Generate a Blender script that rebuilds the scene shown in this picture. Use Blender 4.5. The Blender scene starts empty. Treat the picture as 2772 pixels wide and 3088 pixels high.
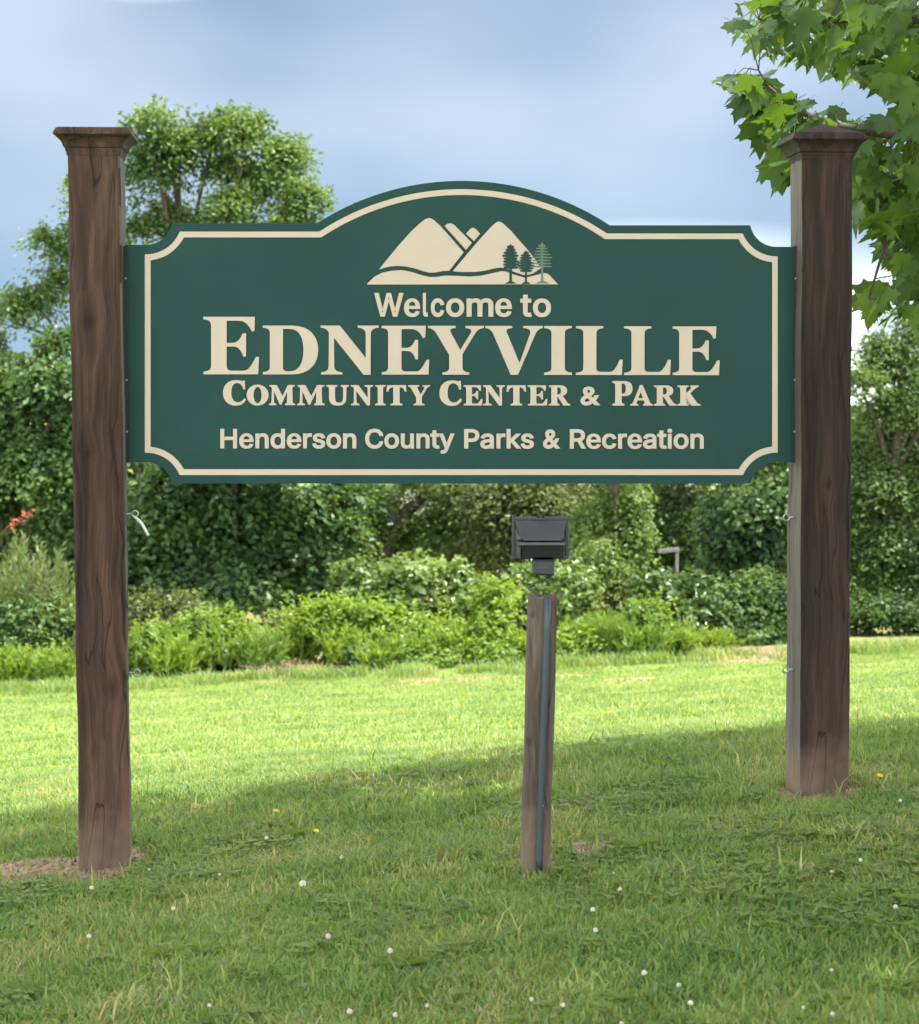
import bpy, bmesh, math, random
import numpy as np
from mathutils import Vector, Matrix

random.seed(7)
rng = np.random.default_rng(11)
scene = bpy.context.scene
col = scene.collection

# ------------------------------------------------------------------ camera
F = 6607.0                     # focal length in photograph pixels
CX, CY = 1386.0, 1544.0
HORIZON = 1200.0
EYE = 1.6
PITCH = math.atan((CY - HORIZON) / F)
cam_data = bpy.data.cameras.new('camera')
cam = bpy.data.objects.new('camera', cam_data)
col.objects.link(cam)
cam.location = (0, 0, EYE)
cam.rotation_euler = (math.radians(90) - PITCH, 0, 0)
cam_data.sensor_fit = 'VERTICAL'
cam_data.sensor_height = 36.0
cam_data.lens = F / 3088.0 * 36.0
cam_data.clip_end = 3000
cam_data.dof.use_dof = True
cam_data.dof.focus_distance = 8.3
cam_data.dof.aperture_fstop = 6.5
scene.camera = cam

# ------------------------------------------------------------------ light
SUN_EL = math.radians(64)
SUN_DIR2 = Vector((0.97, -0.14)).normalized()         # horizontal direction towards the sun
SUN_VEC = Vector((SUN_DIR2.x * math.cos(SUN_EL), SUN_DIR2.y * math.cos(SUN_EL), math.sin(SUN_EL)))
world = bpy.data.worlds.new('World')
scene.world = world
world.use_nodes = True
wn = world.node_tree.nodes; wl = world.node_tree.links
wn.clear()
w_out = wn.new('ShaderNodeOutputWorld')
w_bg = wn.new('ShaderNodeBackground')
w_bg.inputs['Strength'].default_value = 0.05
w_sky = wn.new('ShaderNodeTexSky')
w_sky.sky_type = 'NISHITA'
w_sky.sun_disc = False
w_sky.sun_elevation = SUN_EL
w_sky.sun_rotation = math.atan2(SUN_DIR2.x, SUN_DIR2.y)
w_sky.air_density = 1.0
w_sky.dust_density = 0.3
w_sky.ozone_density = 2.2
w_tc = wn.new('ShaderNodeTexCoord')
w_add = wn.new('ShaderNodeVectorMath'); w_add.operation = 'ADD'
w_add.inputs[1].default_value = (0, 0, 0.16)
w_nrm = wn.new('ShaderNodeVectorMath'); w_nrm.operation = 'NORMALIZE'
wl.new(w_tc.outputs['Generated'], w_add.inputs[0])
wl.new(w_add.outputs[0], w_nrm.inputs[0])
wl.new(w_nrm.outputs[0], w_sky.inputs['Vector'])
w_map = wn.new('ShaderNodeMapping')
w_map.inputs['Location'].default_value = (5.0, 0.35, 2.012)
w_map.inputs['Scale'].default_value = (1.0, 1.0, 2.6)
w_noise = wn.new('ShaderNodeTexNoise')
w_noise.inputs['Scale'].default_value = 2.4
w_noise.inputs['Detail'].default_value = 2.5
w_noise.inputs['Roughness'].default_value = 0.45
w_noise.inputs['Distortion'].default_value = 0.3
w_ramp = wn.new('ShaderNodeValToRGB')
w_ramp.color_ramp.elements[0].position = 0.42
w_ramp.color_ramp.elements[0].color = (0.0, 0.0, 0.0, 1)
w_ramp.color_ramp.elements[1].position = 0.72
w_ramp.color_ramp.elements[1].color = (1.0, 1.0, 1.0, 1)
w_ramp.color_ramp.interpolation = 'EASE'
w_mix = wn.new('ShaderNodeMix'); w_mix.data_type = 'RGBA'
w_mix.inputs['B'].default_value = (26.0, 25.6, 25.2, 1)  # cloud brightness raised, mostly out of view, to fill the shade
wl.new(w_tc.outputs['Generated'], w_map.inputs['Vector'])
wl.new(w_map.outputs['Vector'], w_noise.inputs['Vector'])
wl.new(w_noise.outputs['Fac'], w_ramp.inputs['Fac'])
# thin high veil between the clouds
w_map2 = wn.new('ShaderNodeMapping')
w_map2.inputs['Location'].default_value = (3.3, 1.5, 0.8)
w_map2.inputs['Scale'].default_value = (1.0, 1.0, 2.0)
w_veil = wn.new('ShaderNodeTexNoise')
w_veil.inputs['Scale'].default_value = 4.0
w_veil.inputs['Detail'].default_value = 2.5
w_veil.inputs['Roughness'].default_value = 0.45
w_vr = wn.new('ShaderNodeMapRange')
w_vr.inputs['From Min'].default_value = 0.30
w_vr.inputs['From Max'].default_value = 0.78
w_vr.inputs['To Min'].default_value = 0.0
w_vr.inputs['To Max'].default_value = 0.066
w_max = wn.new('ShaderNodeMath'); w_max.operation = 'MAXIMUM'
wl.new(w_tc.outputs['Generated'], w_map2.inputs['Vector'])
wl.new(w_map2.outputs['Vector'], w_veil.inputs['Vector'])
wl.new(w_veil.outputs['Fac'], w_vr.inputs['Value'])
wl.new(w_ramp.outputs['Color'], w_max.inputs[0])
wl.new(w_vr.outputs[0], w_max.inputs[1])
wl.new(w_max.outputs[0], w_mix.inputs['Factor'])
w_dim = wn.new('ShaderNodeMix'); w_dim.data_type = 'RGBA'; w_dim.blend_type = 'MULTIPLY'
w_dim.inputs['Factor'].default_value = 1.0
w_dim.inputs['B'].default_value = (0.37, 0.40, 0.38, 1)
wl.new(w_sky.outputs['Color'], w_dim.inputs['A'])
wl.new(w_dim.outputs['Result'], w_mix.inputs['A'])
wl.new(w_mix.outputs['Result'], w_bg.inputs['Color'])
wl.new(w_bg.outputs['Background'], w_out.inputs['Surface'])

sun_data = bpy.data.lights.new('sun', 'SUN')
sun_data.energy = 2.0
sun_data.angle = math.radians(0.55)
sun_data.color = (1.0, 0.95, 0.86)
sun = bpy.data.objects.new('sun', sun_data)
col.objects.link(sun)
sun.rotation_euler = SUN_VEC.to_track_quat('Z', 'Y').to_euler()
sun.location = SUN_VEC * 40

vs = scene.view_settings
scene.display_settings.display_device = 'sRGB'
vs.view_transform = 'Standard'
vs.look = 'None'
vs.gamma = 1.0
vs.use_curve_mapping = False
vs.exposure = 2.72
scene.cycles.max_bounces = 8
scene.cycles.transparent_max_bounces = 8

# ------------------------------------------------------------------ projection helpers
FWD = Vector((0, math.cos(PITCH), -math.sin(PITCH)))
UPV = Vector((0, math.sin(PITCH), math.cos(PITCH)))
CAMP = Vector((0, 0, EYE))

def ray(px, py):
    return Vector(((px - CX) / F, 0, 0)) + UPV * ((CY - py) / F) + FWD

def at(px, py, Y):
    d = ray(px, py)
    return CAMP + d * (Y / d.y)

def on_plane(px, py, p0, n):
    d = ray(px, py)
    return CAMP + d * ((p0 - CAMP).dot(n) / d.dot(n))

# ------------------------------------------------------------------ terrain shape
_ty = np.linspace(-300, 900, 12001)
_prof = np.interp(_ty, [-300, -60, 0, 8.6, 10, 12, 16, 22, 26, 30, 40, 60, 120, 900],
                  [-3.0, -0.6, 0, 0, -0.06, -0.30, -0.78, -1.32, -1.62, -1.85, -2.3, -2.8, -3.4, -3.4])
_k = np.hanning(21); _k /= _k.sum()
_prof = np.convolve(np.pad(_prof, 10, mode='edge'), _k, mode='valid')

def gz(x, y):
    x = np.asarray(x, float); y = np.asarray(y, float)
    s = np.interp(y, [-40, -5, 9, 20, 60, 200], [0.0, 0.09, 0.10, 0.045, 0.02, 0.0])
    xx = 12.0 * np.tanh(x / 12.0)
    return np.interp(y, _ty, _prof) + s * xx + 0.03 * np.exp(-((y - 7) / 8) ** 2) - 0.042 * np.clip((y - 7.3) / 0.6, 0, 1)

def gzf(x, y):
    return float(gz(x, y))

def ground_hit(px, py):
    d = ray(px, py); d = d / d.y
    lo, hi = 2.0, 300.0
    t = 2.0
    while t < 300:
        p = CAMP + d * t
        if p.z < gzf(p.x, p.y):
            break
        t += 0.02 if t < 14 else 0.1
    p = CAMP + d * t
    return Vector((p.x, p.y, gzf(p.x, p.y)))

# ------------------------------------------------------------------ numeric noise
def vnoise(x, y, scale, seed=0):
    r = np.random.default_rng(seed)
    tab = r.random((256, 256))
    u = np.asarray(x) * scale + 1000.3; v = np.asarray(y) * scale + 1000.7
    i = np.floor(u).astype(int); j = np.floor(v).astype(int)
    a = u - i; b = v - j
    a = a * a * (3 - 2 * a); b = b * b * (3 - 2 * b)
    g = lambda p, q: tab[p % 256, q % 256]
    return (g(i, j) * (1 - a) + g(i + 1, j) * a) * (1 - b) + (g(i, j + 1) * (1 - a) + g(i + 1, j + 1) * a) * b

# ------------------------------------------------------------------ mesh helpers
def tag(o, label=None, cat=None, group=None, kind=None):
    if label: o['label'] = label
    if cat: o['category'] = cat
    if group: o['group'] = group
    if kind: o['kind'] = kind
    return o

def link(name, me, mat=None, parent=None, smooth=False):
    o = bpy.data.objects.new(name, me)
    col.objects.link(o)
    if mat is not None and me is not None and not me.materials:
        me.materials.append(mat)
    if parent is not None:
        o.parent = parent
    if me is not None:
        (me.shade_smooth if smooth else me.shade_flat)()
    return o

def empty(name, loc, rz=0.0):
    o = bpy.data.objects.new(name, None)
    o.empty_display_size = 0.1
    o.location = loc
    o.rotation_euler = (0, 0, rz)
    col.objects.link(o)
    return o

def mesh_np(name, verts, nper, faces):
    """verts (N,3); faces: flat index array with loop totals nper (array)"""
    me = bpy.data.meshes.new(name)
    nper = np.asarray(nper, np.int32)
    me.vertices.add(len(verts))
    me.vertices.foreach_set('co', np.asarray(verts, np.float32).ravel())
    me.loops.add(int(nper.sum()))
    me.loops.foreach_set('vertex_index', np.asarray(faces, np.int32).ravel())
    me.polygons.add(len(nper))
    starts = np.concatenate(([0], np.cumsum(nper)[:-1])).astype(np.int32)
    me.polygons.foreach_set('loop_start', starts)
    me.update(calc_edges=True)
    return me

class MB:
    """collects shapes, builds one mesh object"""
    def __init__(self):
        self.v = []; self.f = []
    def box(self, c, s, rot=None):
        n = len(self.v)
        for dx, dy, dz in ((-1,-1,-1),(1,-1,-1),(1,1,-1),(-1,1,-1),(-1,-1,1),(1,-1,1),(1,1,1),(-1,1,1)):
            p = Vector((dx*s[0]/2, dy*s[1]/2, dz*s[2]/2))
            if rot is not None: p = rot @ p
            self.v.append(tuple(Vector(c) + p))
        for q in ((0,3,2,1),(4,5,6,7),(0,1,5,4),(1,2,6,5),(2,3,7,6),(3,0,4,7)):
            self.f.append(tuple(n + k for k in q))
        return self
    def tube(self, pts, radii, seg=8, cap=True):
        pts = [Vector(p) for p in pts]
        if not hasattr(radii, '__len__'): radii = [radii] * len(pts)
        n0 = len(self.v)
        ref = Vector((0.31, 0.17, 0.94))
        prev = None
        for i, p in enumerate(pts):
            a = pts[max(i-1, 0)]; b = pts[min(i+1, len(pts)-1)]
            t = (b - a)
            t = t.normalized() if t.length > 1e-9 else Vector((0, 0, 1))
            if prev is None:
                u = ref.cross(t)
                if u.length < 1e-3: u = Vector((1, 0, 0)).cross(t)
            else:
                u = prev - t * prev.dot(t)
            u.normalize(); prev = u
            w = t.cross(u)
            for k in range(seg):
                an = 2*math.pi*k/seg
                self.v.append(tuple(p + (u*math.cos(an) + w*math.sin(an)) * radii[i]))
        for i in range(len(pts)-1):
            for k in range(seg):
                a = n0 + i*seg + k; b = n0 + i*seg + (k+1) % seg
                self.f.append((a, b, b+seg, a+seg))
        if cap:
            self.f.append(tuple(n0 + k for k in range(seg))[::-1])
            m = n0 + (len(pts)-1)*seg
            self.f.append(tuple(m + k for k in range(seg)))
        return self
    def rings(self, rings, cap=True):
        """list of rings, each a list of points, joined in order"""
        n0 = len(self.v); m = len(rings[0])
        for r in rings:
            for p in r: self.v.append(tuple(p))
        for i in range(len(rings)-1):
            for k in range(m):
                a = n0+i*m+k; b = n0+i*m+(k+1) % m
                self.f.append((a, b, b+m, a+m))
        if cap:
            self.f.append(tuple(n0+k for k in range(m))[::-1])
            e = n0+(len(rings)-1)*m
            self.f.append(tuple(e+k for k in range(m)))
        return self
    def prism(self, poly, y0, y1):
        """poly of (x,z), extruded along y"""
        return self.rings([[(x, y0, z) for x, z in poly], [(x, y1, z) for x, z in poly]])
    def build(self, name, mat, parent=None, smooth=False, bevel=0.0):
        me = bpy.data.meshes.new(name)
        me.from_pydata(self.v, [], self.f)
        me.update()
        if bevel > 0:
            bm = bmesh.new(); bm.from_mesh(me)
            bmesh.ops.recalc_face_normals(bm, faces=bm.faces)
            es = [e for e in bm.edges if len(e.link_faces) == 2 and e.calc_face_angle(0) > 0.5]
            bmesh.ops.bevel(bm, geom=es, offset=bevel, segments=2, affect='EDGES', profile=0.6, clamp_overlap=True)
            bm.to_mesh(me); bm.free()
        else:
            bm = bmesh.new(); bm.from_mesh(me)
            bmesh.ops.recalc_face_normals(bm, faces=bm.faces)
            bm.to_mesh(me); bm.free()
        return link(name, me, mat, parent, smooth)

# ------------------------------------------------------------------ materials
def newmat(name):
    m = bpy.data.materials.new(name); m.use_nodes = True
    nt = m.node_tree; nt.nodes.clear()
    out = nt.nodes.new('ShaderNodeOutputMaterial')
    return m, nt, out

def ramp(nt, stops):
    r = nt.nodes.new('ShaderNodeValToRGB')
    el = r.color_ramp.elements
    while len(el) < len(stops): el.new(0.5)
    for e, (p, c) in zip(el, stops):
        e.position = p; e.color = (*c, 1)
    return r

def leaf_mat(name, dark, mid, light, trans=0.40, rough=0.45, tcol=None, patch=1.2, spec=0.35):
    m, nt, out = newmat(name)
    N = nt.nodes.new; L = nt.links.new
    geo = N('ShaderNodeNewGeometry')
    tc = N('ShaderNodeTexCoord')
    no = N('ShaderNodeTexNoise'); no.inputs['Scale'].default_value = patch; no.inputs['Detail'].default_value = 2
    L(geo.outputs['Position'], no.inputs['Vector'])
    ma = N('ShaderNodeMath'); ma.operation = 'MULTIPLY_ADD'
    L(geo.outputs['Random Per Island'], ma.inputs[0]); ma.inputs[1].default_value = 0.5
    mb = N('ShaderNodeMath'); mb.operation = 'MULTIPLY_ADD'
    L(no.outputs['Fac'], mb.inputs[0]); mb.inputs[1].default_value = 1.5; mb.inputs[2].default_value = -0.50
    L(mb.outputs[0], ma.inputs[2])
    r = ramp(nt, [(0.05, dark), (0.5, mid), (0.95, light)])
    L(ma.outputs[0], r.inputs['Fac'])
    p = N('ShaderNodeBsdfPrincipled')
    p.inputs['Roughness'].default_value = rough
    p.inputs['Specular IOR Level'].default_value = spec
    L(r.outputs['Color'], p.inputs['Base Color'])
    t = N('ShaderNodeBsdfTranslucent')
    mx = N('ShaderNodeMix'); mx.data_type = 'RGBA'; mx.blend_type = 'MULTIPLY'
    mx.inputs['Factor'].default_value = 1.0
    L(r.outputs['Color'], mx.inputs['A'])
    mx.inputs['B'].default_value = (*(tcol or (1.9, 1.7, 0.7)), 1)
    L(mx.outputs['Result'], t.inputs['Color'])
    s = N('ShaderNodeMixShader'); s.inputs['Fac'].default_value = trans
    L(p.outputs[0], s.inputs[1]); L(t.outputs[0], s.inputs[2])
    L(s.outputs[0], out.inputs['Surface'])
    return m

def plain_mat(name, color, rough=0.6, metal=0.0, spec=0.4, bump=0.0, bscale=60.0, vary=0.0, vscale=8.0):
    m, nt, out = newmat(name)
    N = nt.nodes.new; L = nt.links.new
    p = N('ShaderNodeBsdfPrincipled')
    p.inputs['Roughness'].default_value = rough
    p.inputs['Metallic'].default_value = metal
    p.inputs['Specular IOR Level'].default_value = spec
    p.inputs['Base Color'].default_value = (*color, 1)
    geo = N('ShaderNodeNewGeometry')
    if vary > 0:
        no = N('ShaderNodeTexNoise'); no.inputs['Scale'].default_value = vscale; no.inputs['Detail'].default_value = 5
        L(geo.outputs['Position'], no.inputs['Vector'])
        r = ramp(nt, [(0.25, tuple(c*(1-vary) for c in color)), (0.75, tuple(min(1, c*(1+vary)) for c in color))])
        L(no.outputs['Fac'], r.inputs['Fac']); L(r.outputs['Color'], p.inputs['Base Color'])
    if bump > 0:
        nb = N('ShaderNodeTexNoise'); nb.inputs['Scale'].default_value = bscale; nb.inputs['Detail'].default_value = 4
        L(geo.outputs['Position'], nb.inputs['Vector'])
        b = N('ShaderNodeBump'); b.inputs['Strength'].default_value = bump; b.inputs['Distance'].default_value = 0.004
        L(nb.outputs['Fac'], b.inputs['Height']); L(b.outputs['Normal'], p.inputs['Normal'])
    L(p.outputs[0], out.inputs['Surface'])
    return m

def wood_mat(name, dark, mid, light, foot=None, foot_h=0.3, grain=1.0, knots=()):
    """stained timber; object coordinates, grain along z; knots = [(x, z, radius)] on the front face"""
    m, nt, out = newmat(name)
    N = nt.nodes.new; L = nt.links.new
    tc = N('ShaderNodeTexCoord')
    mp = N('ShaderNodeMapping'); mp.inputs['Scale'].default_value = (48*grain, 48*grain, 2.2*grain)
    # the grain wanders sideways
    wob = N('ShaderNodeTexNoise'); wob.inputs['Scale'].default_value = 2.2; wob.inputs['Detail'].default_value = 2
    L(tc.outputs['Object'], wob.inputs['Vector'])
    wv = N('ShaderNodeVectorMath'); wv.operation = 'MULTIPLY_ADD'
    wv.inputs[1].default_value = (0.09, 0.09, 0.0)
    L(wob.outputs['Color'], wv.inputs[0]); L(tc.outputs['Object'], wv.inputs[2])
    vec = wv.outputs[0]
    kn_masks = []
    for (kx, kz, kr) in knots:
        sub = N('ShaderNodeVectorMath'); sub.operation = 'SUBTRACT'; sub.inputs[1].default_value = (kx, 0, kz)
        L(tc.outputs['Object'], sub.inputs[0])
        sc = N('ShaderNodeVectorMath'); sc.operation = 'MULTIPLY'; sc.inputs[1].default_value = (1, 0, 0.62)
        L(sub.outputs[0], sc.inputs[0])
        ln = N('ShaderNodeVectorMath'); ln.operation = 'LENGTH'; L(sc.outputs[0], ln.inputs[0])
        mr = N('ShaderNodeMapRange'); mr.inputs['From Min'].default_value = kr*0.15; mr.inputs['From Max'].default_value = kr
        mr.inputs['To Min'].default_value = 1.0; mr.inputs['To Max'].default_value = 0.0
        L(ln.outputs['Value'], mr.inputs['Value'])
        kn_masks.append(mr.outputs[0])
        # bend the grain round the knot
        mr2 = N('ShaderNodeMapRange'); mr2.inputs['From Min'].default_value = 0; mr2.inputs['From Max'].default_value = kr*4.0
        mr2.inputs['To Min'].default_value = 0.6; mr2.inputs['To Max'].default_value = 0.0
        L(ln.outputs['Value'], mr2.inputs['Value'])
        sl = N('ShaderNodeVectorMath'); sl.operation = 'SCALE'
        L(sub.outputs[0], sl.inputs[0]); L(mr2.outputs[0], sl.inputs['Scale'])
        ms = N('ShaderNodeVectorMath'); ms.operation = 'MULTIPLY_ADD'; ms.inputs[1].default_value = (-1, 0, 0)
        L(sl.outputs[0], ms.inputs[0]); L(vec, ms.inputs[2])
        vec = ms.outputs[0]
    L(vec, mp.inputs['Vector'])
    g = N('ShaderNodeTexNoise'); g.inputs['Scale'].default_value = 1.0; g.inputs['Detail'].default_value = 7
    g.inputs['Roughness'].default_value = 0.65
    L(mp.outputs['Vector'], g.inputs['Vector'])
    mp2 = N('ShaderNodeMapping'); mp2.inputs['Scale'].default_value = (9, 9, 0.9)
    L(vec, mp2.inputs['Vector'])
    g2 = N('ShaderNodeTexNoise'); g2.inputs['Scale'].default_value = 1.0; g2.inputs['Detail'].default_value = 3
    L(mp2.outputs['Vector'], g2.inputs['Vector'])
    av = N('ShaderNodeMix'); av.data_type = 'FLOAT'; av.inputs['Factor'].default_value = 0.5
    L(g.outputs['Fac'], av.inputs['A']); L(g2.outputs['Fac'], av.inputs['B'])
    r = ramp(nt, [(0.36, dark), (0.50, mid), (0.66, light)])
    L(av.outputs['Result'], r.inputs['Fac'])
    color = r.outputs['Color']
    # long drying cracks
    mp3 = N('ShaderNodeMapping'); mp3.inputs['Scale'].default_value = (15, 15, 0.85)
    L(vec, mp3.inputs['Vector'])
    cr = N('ShaderNodeTexNoise'); cr.inputs['Scale'].default_value = 1.0; cr.inputs['Detail'].default_value = 1.5
    L(mp3.outputs['Vector'], cr.inputs['Vector'])
    ca = N('ShaderNodeMath'); ca.operation = 'SUBTRACT'; ca.inputs[1].default_value = 0.555
    L(cr.outputs['Fac'], ca.inputs[0])
    cb = N('ShaderNodeMath'); cb.operation = 'ABSOLUTE'; L(ca.outputs[0], cb.inputs[0])
    cm = N('ShaderNodeMapRange'); cm.inputs['From Min'].default_value = 0.002; cm.inputs['From Max'].default_value = 0.009
    cm.inputs['To Min'].default_value = 0.6; cm.inputs['To Max'].default_value = 0.0
    L(cb.outputs[0], cm.inputs['Value'])
    mask = cm.outputs[0]
    for km in kn_masks:
        mm = N('ShaderNodeMath'); mm.operation = 'MAXIMUM'
        kk = N('ShaderNodeMath'); kk.operation = 'MULTIPLY'; kk.inputs[1].default_value = 0.55
        L(km, kk.inputs[0]); L(kk.outputs[0], mm.inputs[0]); L(mask, mm.inputs[1])
        mask = mm.outputs[0]
    mk = N('ShaderNodeMix'); mk.data_type = 'RGBA'
    L(mask, mk.inputs['Factor']); L(color, mk.inputs['A'])
    mk.inputs['B'].default_value = (dark[0]*0.35, dark[1]*0.35, dark[2]*0.35, 1)
    color = mk.outputs['Result']
    if foot:
        sep = N('ShaderNodeSeparateXYZ'); L(tc.outputs['Object'], sep.inputs[0])
        fn = N('ShaderNodeTexNoise'); fn.inputs['Scale'].default_value = 9; fn.inputs['Detail'].default_value = 5
        L(tc.outputs['Object'], fn.inputs['Vector'])
        fa = N('ShaderNodeMath'); fa.operation = 'MULTIPLY_ADD'; fa.inputs[1].default_value = 0.35; 
        L(fn.outputs['Fac'], fa.inputs[0]); L(sep.outputs['Z'], fa.inputs[2])
        fm = N('ShaderNodeMapRange'); fm.inputs['From Min'].default_value = 0.16; fm.inputs['From Max'].default_value = 0.16+foot_h
        fm.inputs['To Min'].default_value = 0.8; fm.inputs['To Max'].default_value = 0.0
        L(fa.outputs[0], fm.inputs['Value'])
        fx = N('ShaderNodeMix'); fx.data_type = 'RGBA'
        L(fm.outputs[0], fx.inputs['Factor']); L(color, fx.inputs['A']); fx.inputs['B'].default_value = (*foot, 1)
        color = fx.outputs['Result']
    p = N('ShaderNodeBsdfPrincipled')
    p.inputs['Roughness'].default_value = 0.72
    p.inputs['Specular IOR Level'].default_value = 0.14
    L(color, p.inputs['Base Color'])
    b = N('ShaderNodeBump'); b.inputs['Strength'].default_value = 0.85; b.inputs['Distance'].default_value = 0.005
    hh = N('ShaderNodeMath'); hh.operation = 'SUBTRACT'
    L(g.outputs['Fac'], hh.inputs[0]); L(mask, hh.inputs[1])
    L(hh.outputs[0], b.inputs['Height']); L(b.outputs['Normal'], p.inputs['Normal'])
    L(p.outputs[0], out.inputs['Surface'])
    return m

M = {}
M['bark'] = plain_mat('bark', (0.075, 0.06, 0.045), 0.9, bump=0.8, bscale=30, vary=0.4)
M['twig'] = plain_mat('twig', (0.12, 0.085, 0.06), 0.8, vary=0.3)
M['sign_green'] = plain_mat('sign_green', (0.0105, 0.045, 0.040), 0.60, spec=0.17, bump=0.10, bscale=700, vary=0.12, vscale=4.0)
M['sign_groove'] = plain_mat('sign_groove', (0.010, 0.018, 0.015), 0.7)
M['sign_cream'] = plain_mat('sign_cream', (0.44, 0.37, 0.295), 0.55, spec=0.3, vary=0.04, vscale=6)
M['sign_sage'] = plain_mat('sign_sage', (0.10, 0.14, 0.10), 0.55, spec=0.3)
M['black_metal'] = plain_mat('black_metal', (0.022, 0.025, 0.030), 0.38, spec=0.5, bump=0.1, bscale=500, vary=0.2, vscale=12)
M['glass'] = plain_mat('lamp_glass', (0.35, 0.37, 0.38), 0.1, spec=0.6)
M['pvc'] = plain_mat('conduit_plastic', (0.040, 0.052, 0.062), 0.42, vary=0.2, vscale=5)
M['zinc'] = plain_mat('zinc', (0.34, 0.35, 0.35), 0.45, metal=0.7)
M['rope'] = plain_mat('white_rope', (0.46, 0.47, 0.45), 0.8)
M['clover_white'] = plain_mat('clover_white', (0.60, 0.57, 0.50), 0.8, vary=0.1, vscale=300)
M['dandelion'] = plain_mat('dandelion_yellow', (0.70, 0.55, 0.02), 0.7)
M['stem'] = plain_mat('stem_green', (0.09, 0.15, 0.04), 0.6)
M['house_wall'] = plain_mat('house_wall', (0.72, 0.73, 0.74), 0.7, vary=0.04)
M['house_roof'] = plain_mat('house_roof', (0.16, 0.16, 0.17), 0.8, vary=0.2)
M['house_glass'] = plain_mat('window_glass', (0.03, 0.035, 0.04), 0.08, spec=0.6)
M['house_trim'] = plain_mat('house_trim', (0.8, 0.8, 0.8), 0.6)

# ------------------------------------------------------------------ ground
SOIL = []      # (x, y, rx, ry, strength)
def soil_px(px0, py0, px1, py1, strength=1.0):
    a = ground_hit(px0, (py0+py1)/2); b = ground_hit(px1, (py0+py1)/2)
    c = ground_hit((px0+px1)/2, py0); d = ground_hit((px0+px1)/2, py1)
    SOIL.append(((a.x+b.x)/2, (c.y+d.y)/2, abs(b.x-a.x)/2, max(abs(c.y-d.y)/2, 0.05), strength))
for args in ((-120, 2600, 255, 2672, 1.4), (225, 2590, 410, 2640, 0.7), (1690, 2535, 1880, 2585, 1.0), (1560, 2560, 1690, 2640, 0.8),
             (2300, 2370, 2580, 2410, 0.8), (2700, 2370, 2860, 2400, 0.8), (2100, 2480, 2260, 2505, 0.5), (2250, 2445, 2330, 2470, 0.5),
             (165, 2560, 435, 2672, 1.3), (1540, 2565, 1700, 2635, 1.0), (2330, 2350, 2610, 2432, 1.2), (1290, 2585, 1400, 2640, 0.4), (600, 2590, 780, 2610, 0.45),
             (660, 2034, 1120, 2052, 0.75), (1080, 2040, 1640, 2058, 0.65), (1780, 2044, 2000, 2062, 0.65),
             (2040, 1945, 2420, 2000, 1.25), (2560, 1956, 2740, 1974, 0.9), (0, 2050, 210, 2072, 0.6), (1640, 2030, 1800, 2046, 0.7)):
    soil_px(*args)

def soil_mask(x, y):
    x = np.asarray(x, float); y = np.asarray(y, float)
    s = np.zeros_like(x)
    n = vnoise(x, y, 6.0, 5)*0.55 + vnoise(x, y, 17.0, 6)*0.45
    for sx, sy, rx, ry, k in SOIL:
        d = ((x-sx)/rx)**2 + ((y-sy)/ry)**2
        s = np.maximum(s, k*np.clip(1.35 - d, 0, 1))
    # bare earth and litter under the treeline
    e = 27.3 + 0.10*x + 1.2*(vnoise(x, y, 0.35, 9)-0.5)
    s = np.maximum(s, 0.45*np.clip((y - e)/1.0, 0, 1)*np.clip((75-y)/10, 0, 1))
    return np.clip((s + (n-0.5)*0.9*(s > 0.01) - 0.22)*1.9, 0, 1)

def spaced(fine0, fine1, fstep, lo, hi, grow):
    a = list(np.arange(fine0, fine1+1e-6, fstep))
    st, p = fstep, fine1
    while p < hi: st *= grow; p += st; a.append(min(p, hi))
    st, p = fstep, fine0
    while p > lo: st *= grow; p -= st; a.insert(0, max(p, lo))
    return np.array(a)
gx = spaced(-4.0, 4.0, 0.07, -320, 320, 1.09)
gy = spaced(4.4, 11.5, 0.07, -60, 640, 1.035)
GX, GY = np.meshgrid(gx, gy)
GZ = gz(GX, GY) + 0.03*(vnoise(GX, GY, 0.9, 3)-0.5)*np.clip((GY-8.5)/3, 0.25, 1) + 0.012*(vnoise(GX, GY, 5, 4)-0.5)
def lump(x, y):
    x = np.asarray(x, float); y = np.asarray(y, float)
    return gz(x, y) + 0.03*(vnoise(x, y, 0.9, 3)-0.5)*np.clip((y-8.5)/3, 0.25, 1) + 0.012*(vnoise(x, y, 5, 4)-0.5)
nv = GX.size
gv = np.stack([GX.ravel(), GY.ravel(), GZ.ravel()], 1)
ni, nj = GX.shape
ii, jj = np.meshgrid(np.arange(ni-1), np.arange(nj-1), indexing='ij')
a0 = (ii*nj + jj).ravel()
gf = np.stack([a0, a0+1, a0+nj+1, a0+nj], 1)
gme = mesh_np('ground', gv, np.full(len(gf), 4), gf)
at_ = gme.attributes.new('soil', 'FLOAT', 'POINT')
at_.data.foreach_set('value', soil_mask(gv[:, 0], gv[:, 1]).astype(np.float32))

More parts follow.
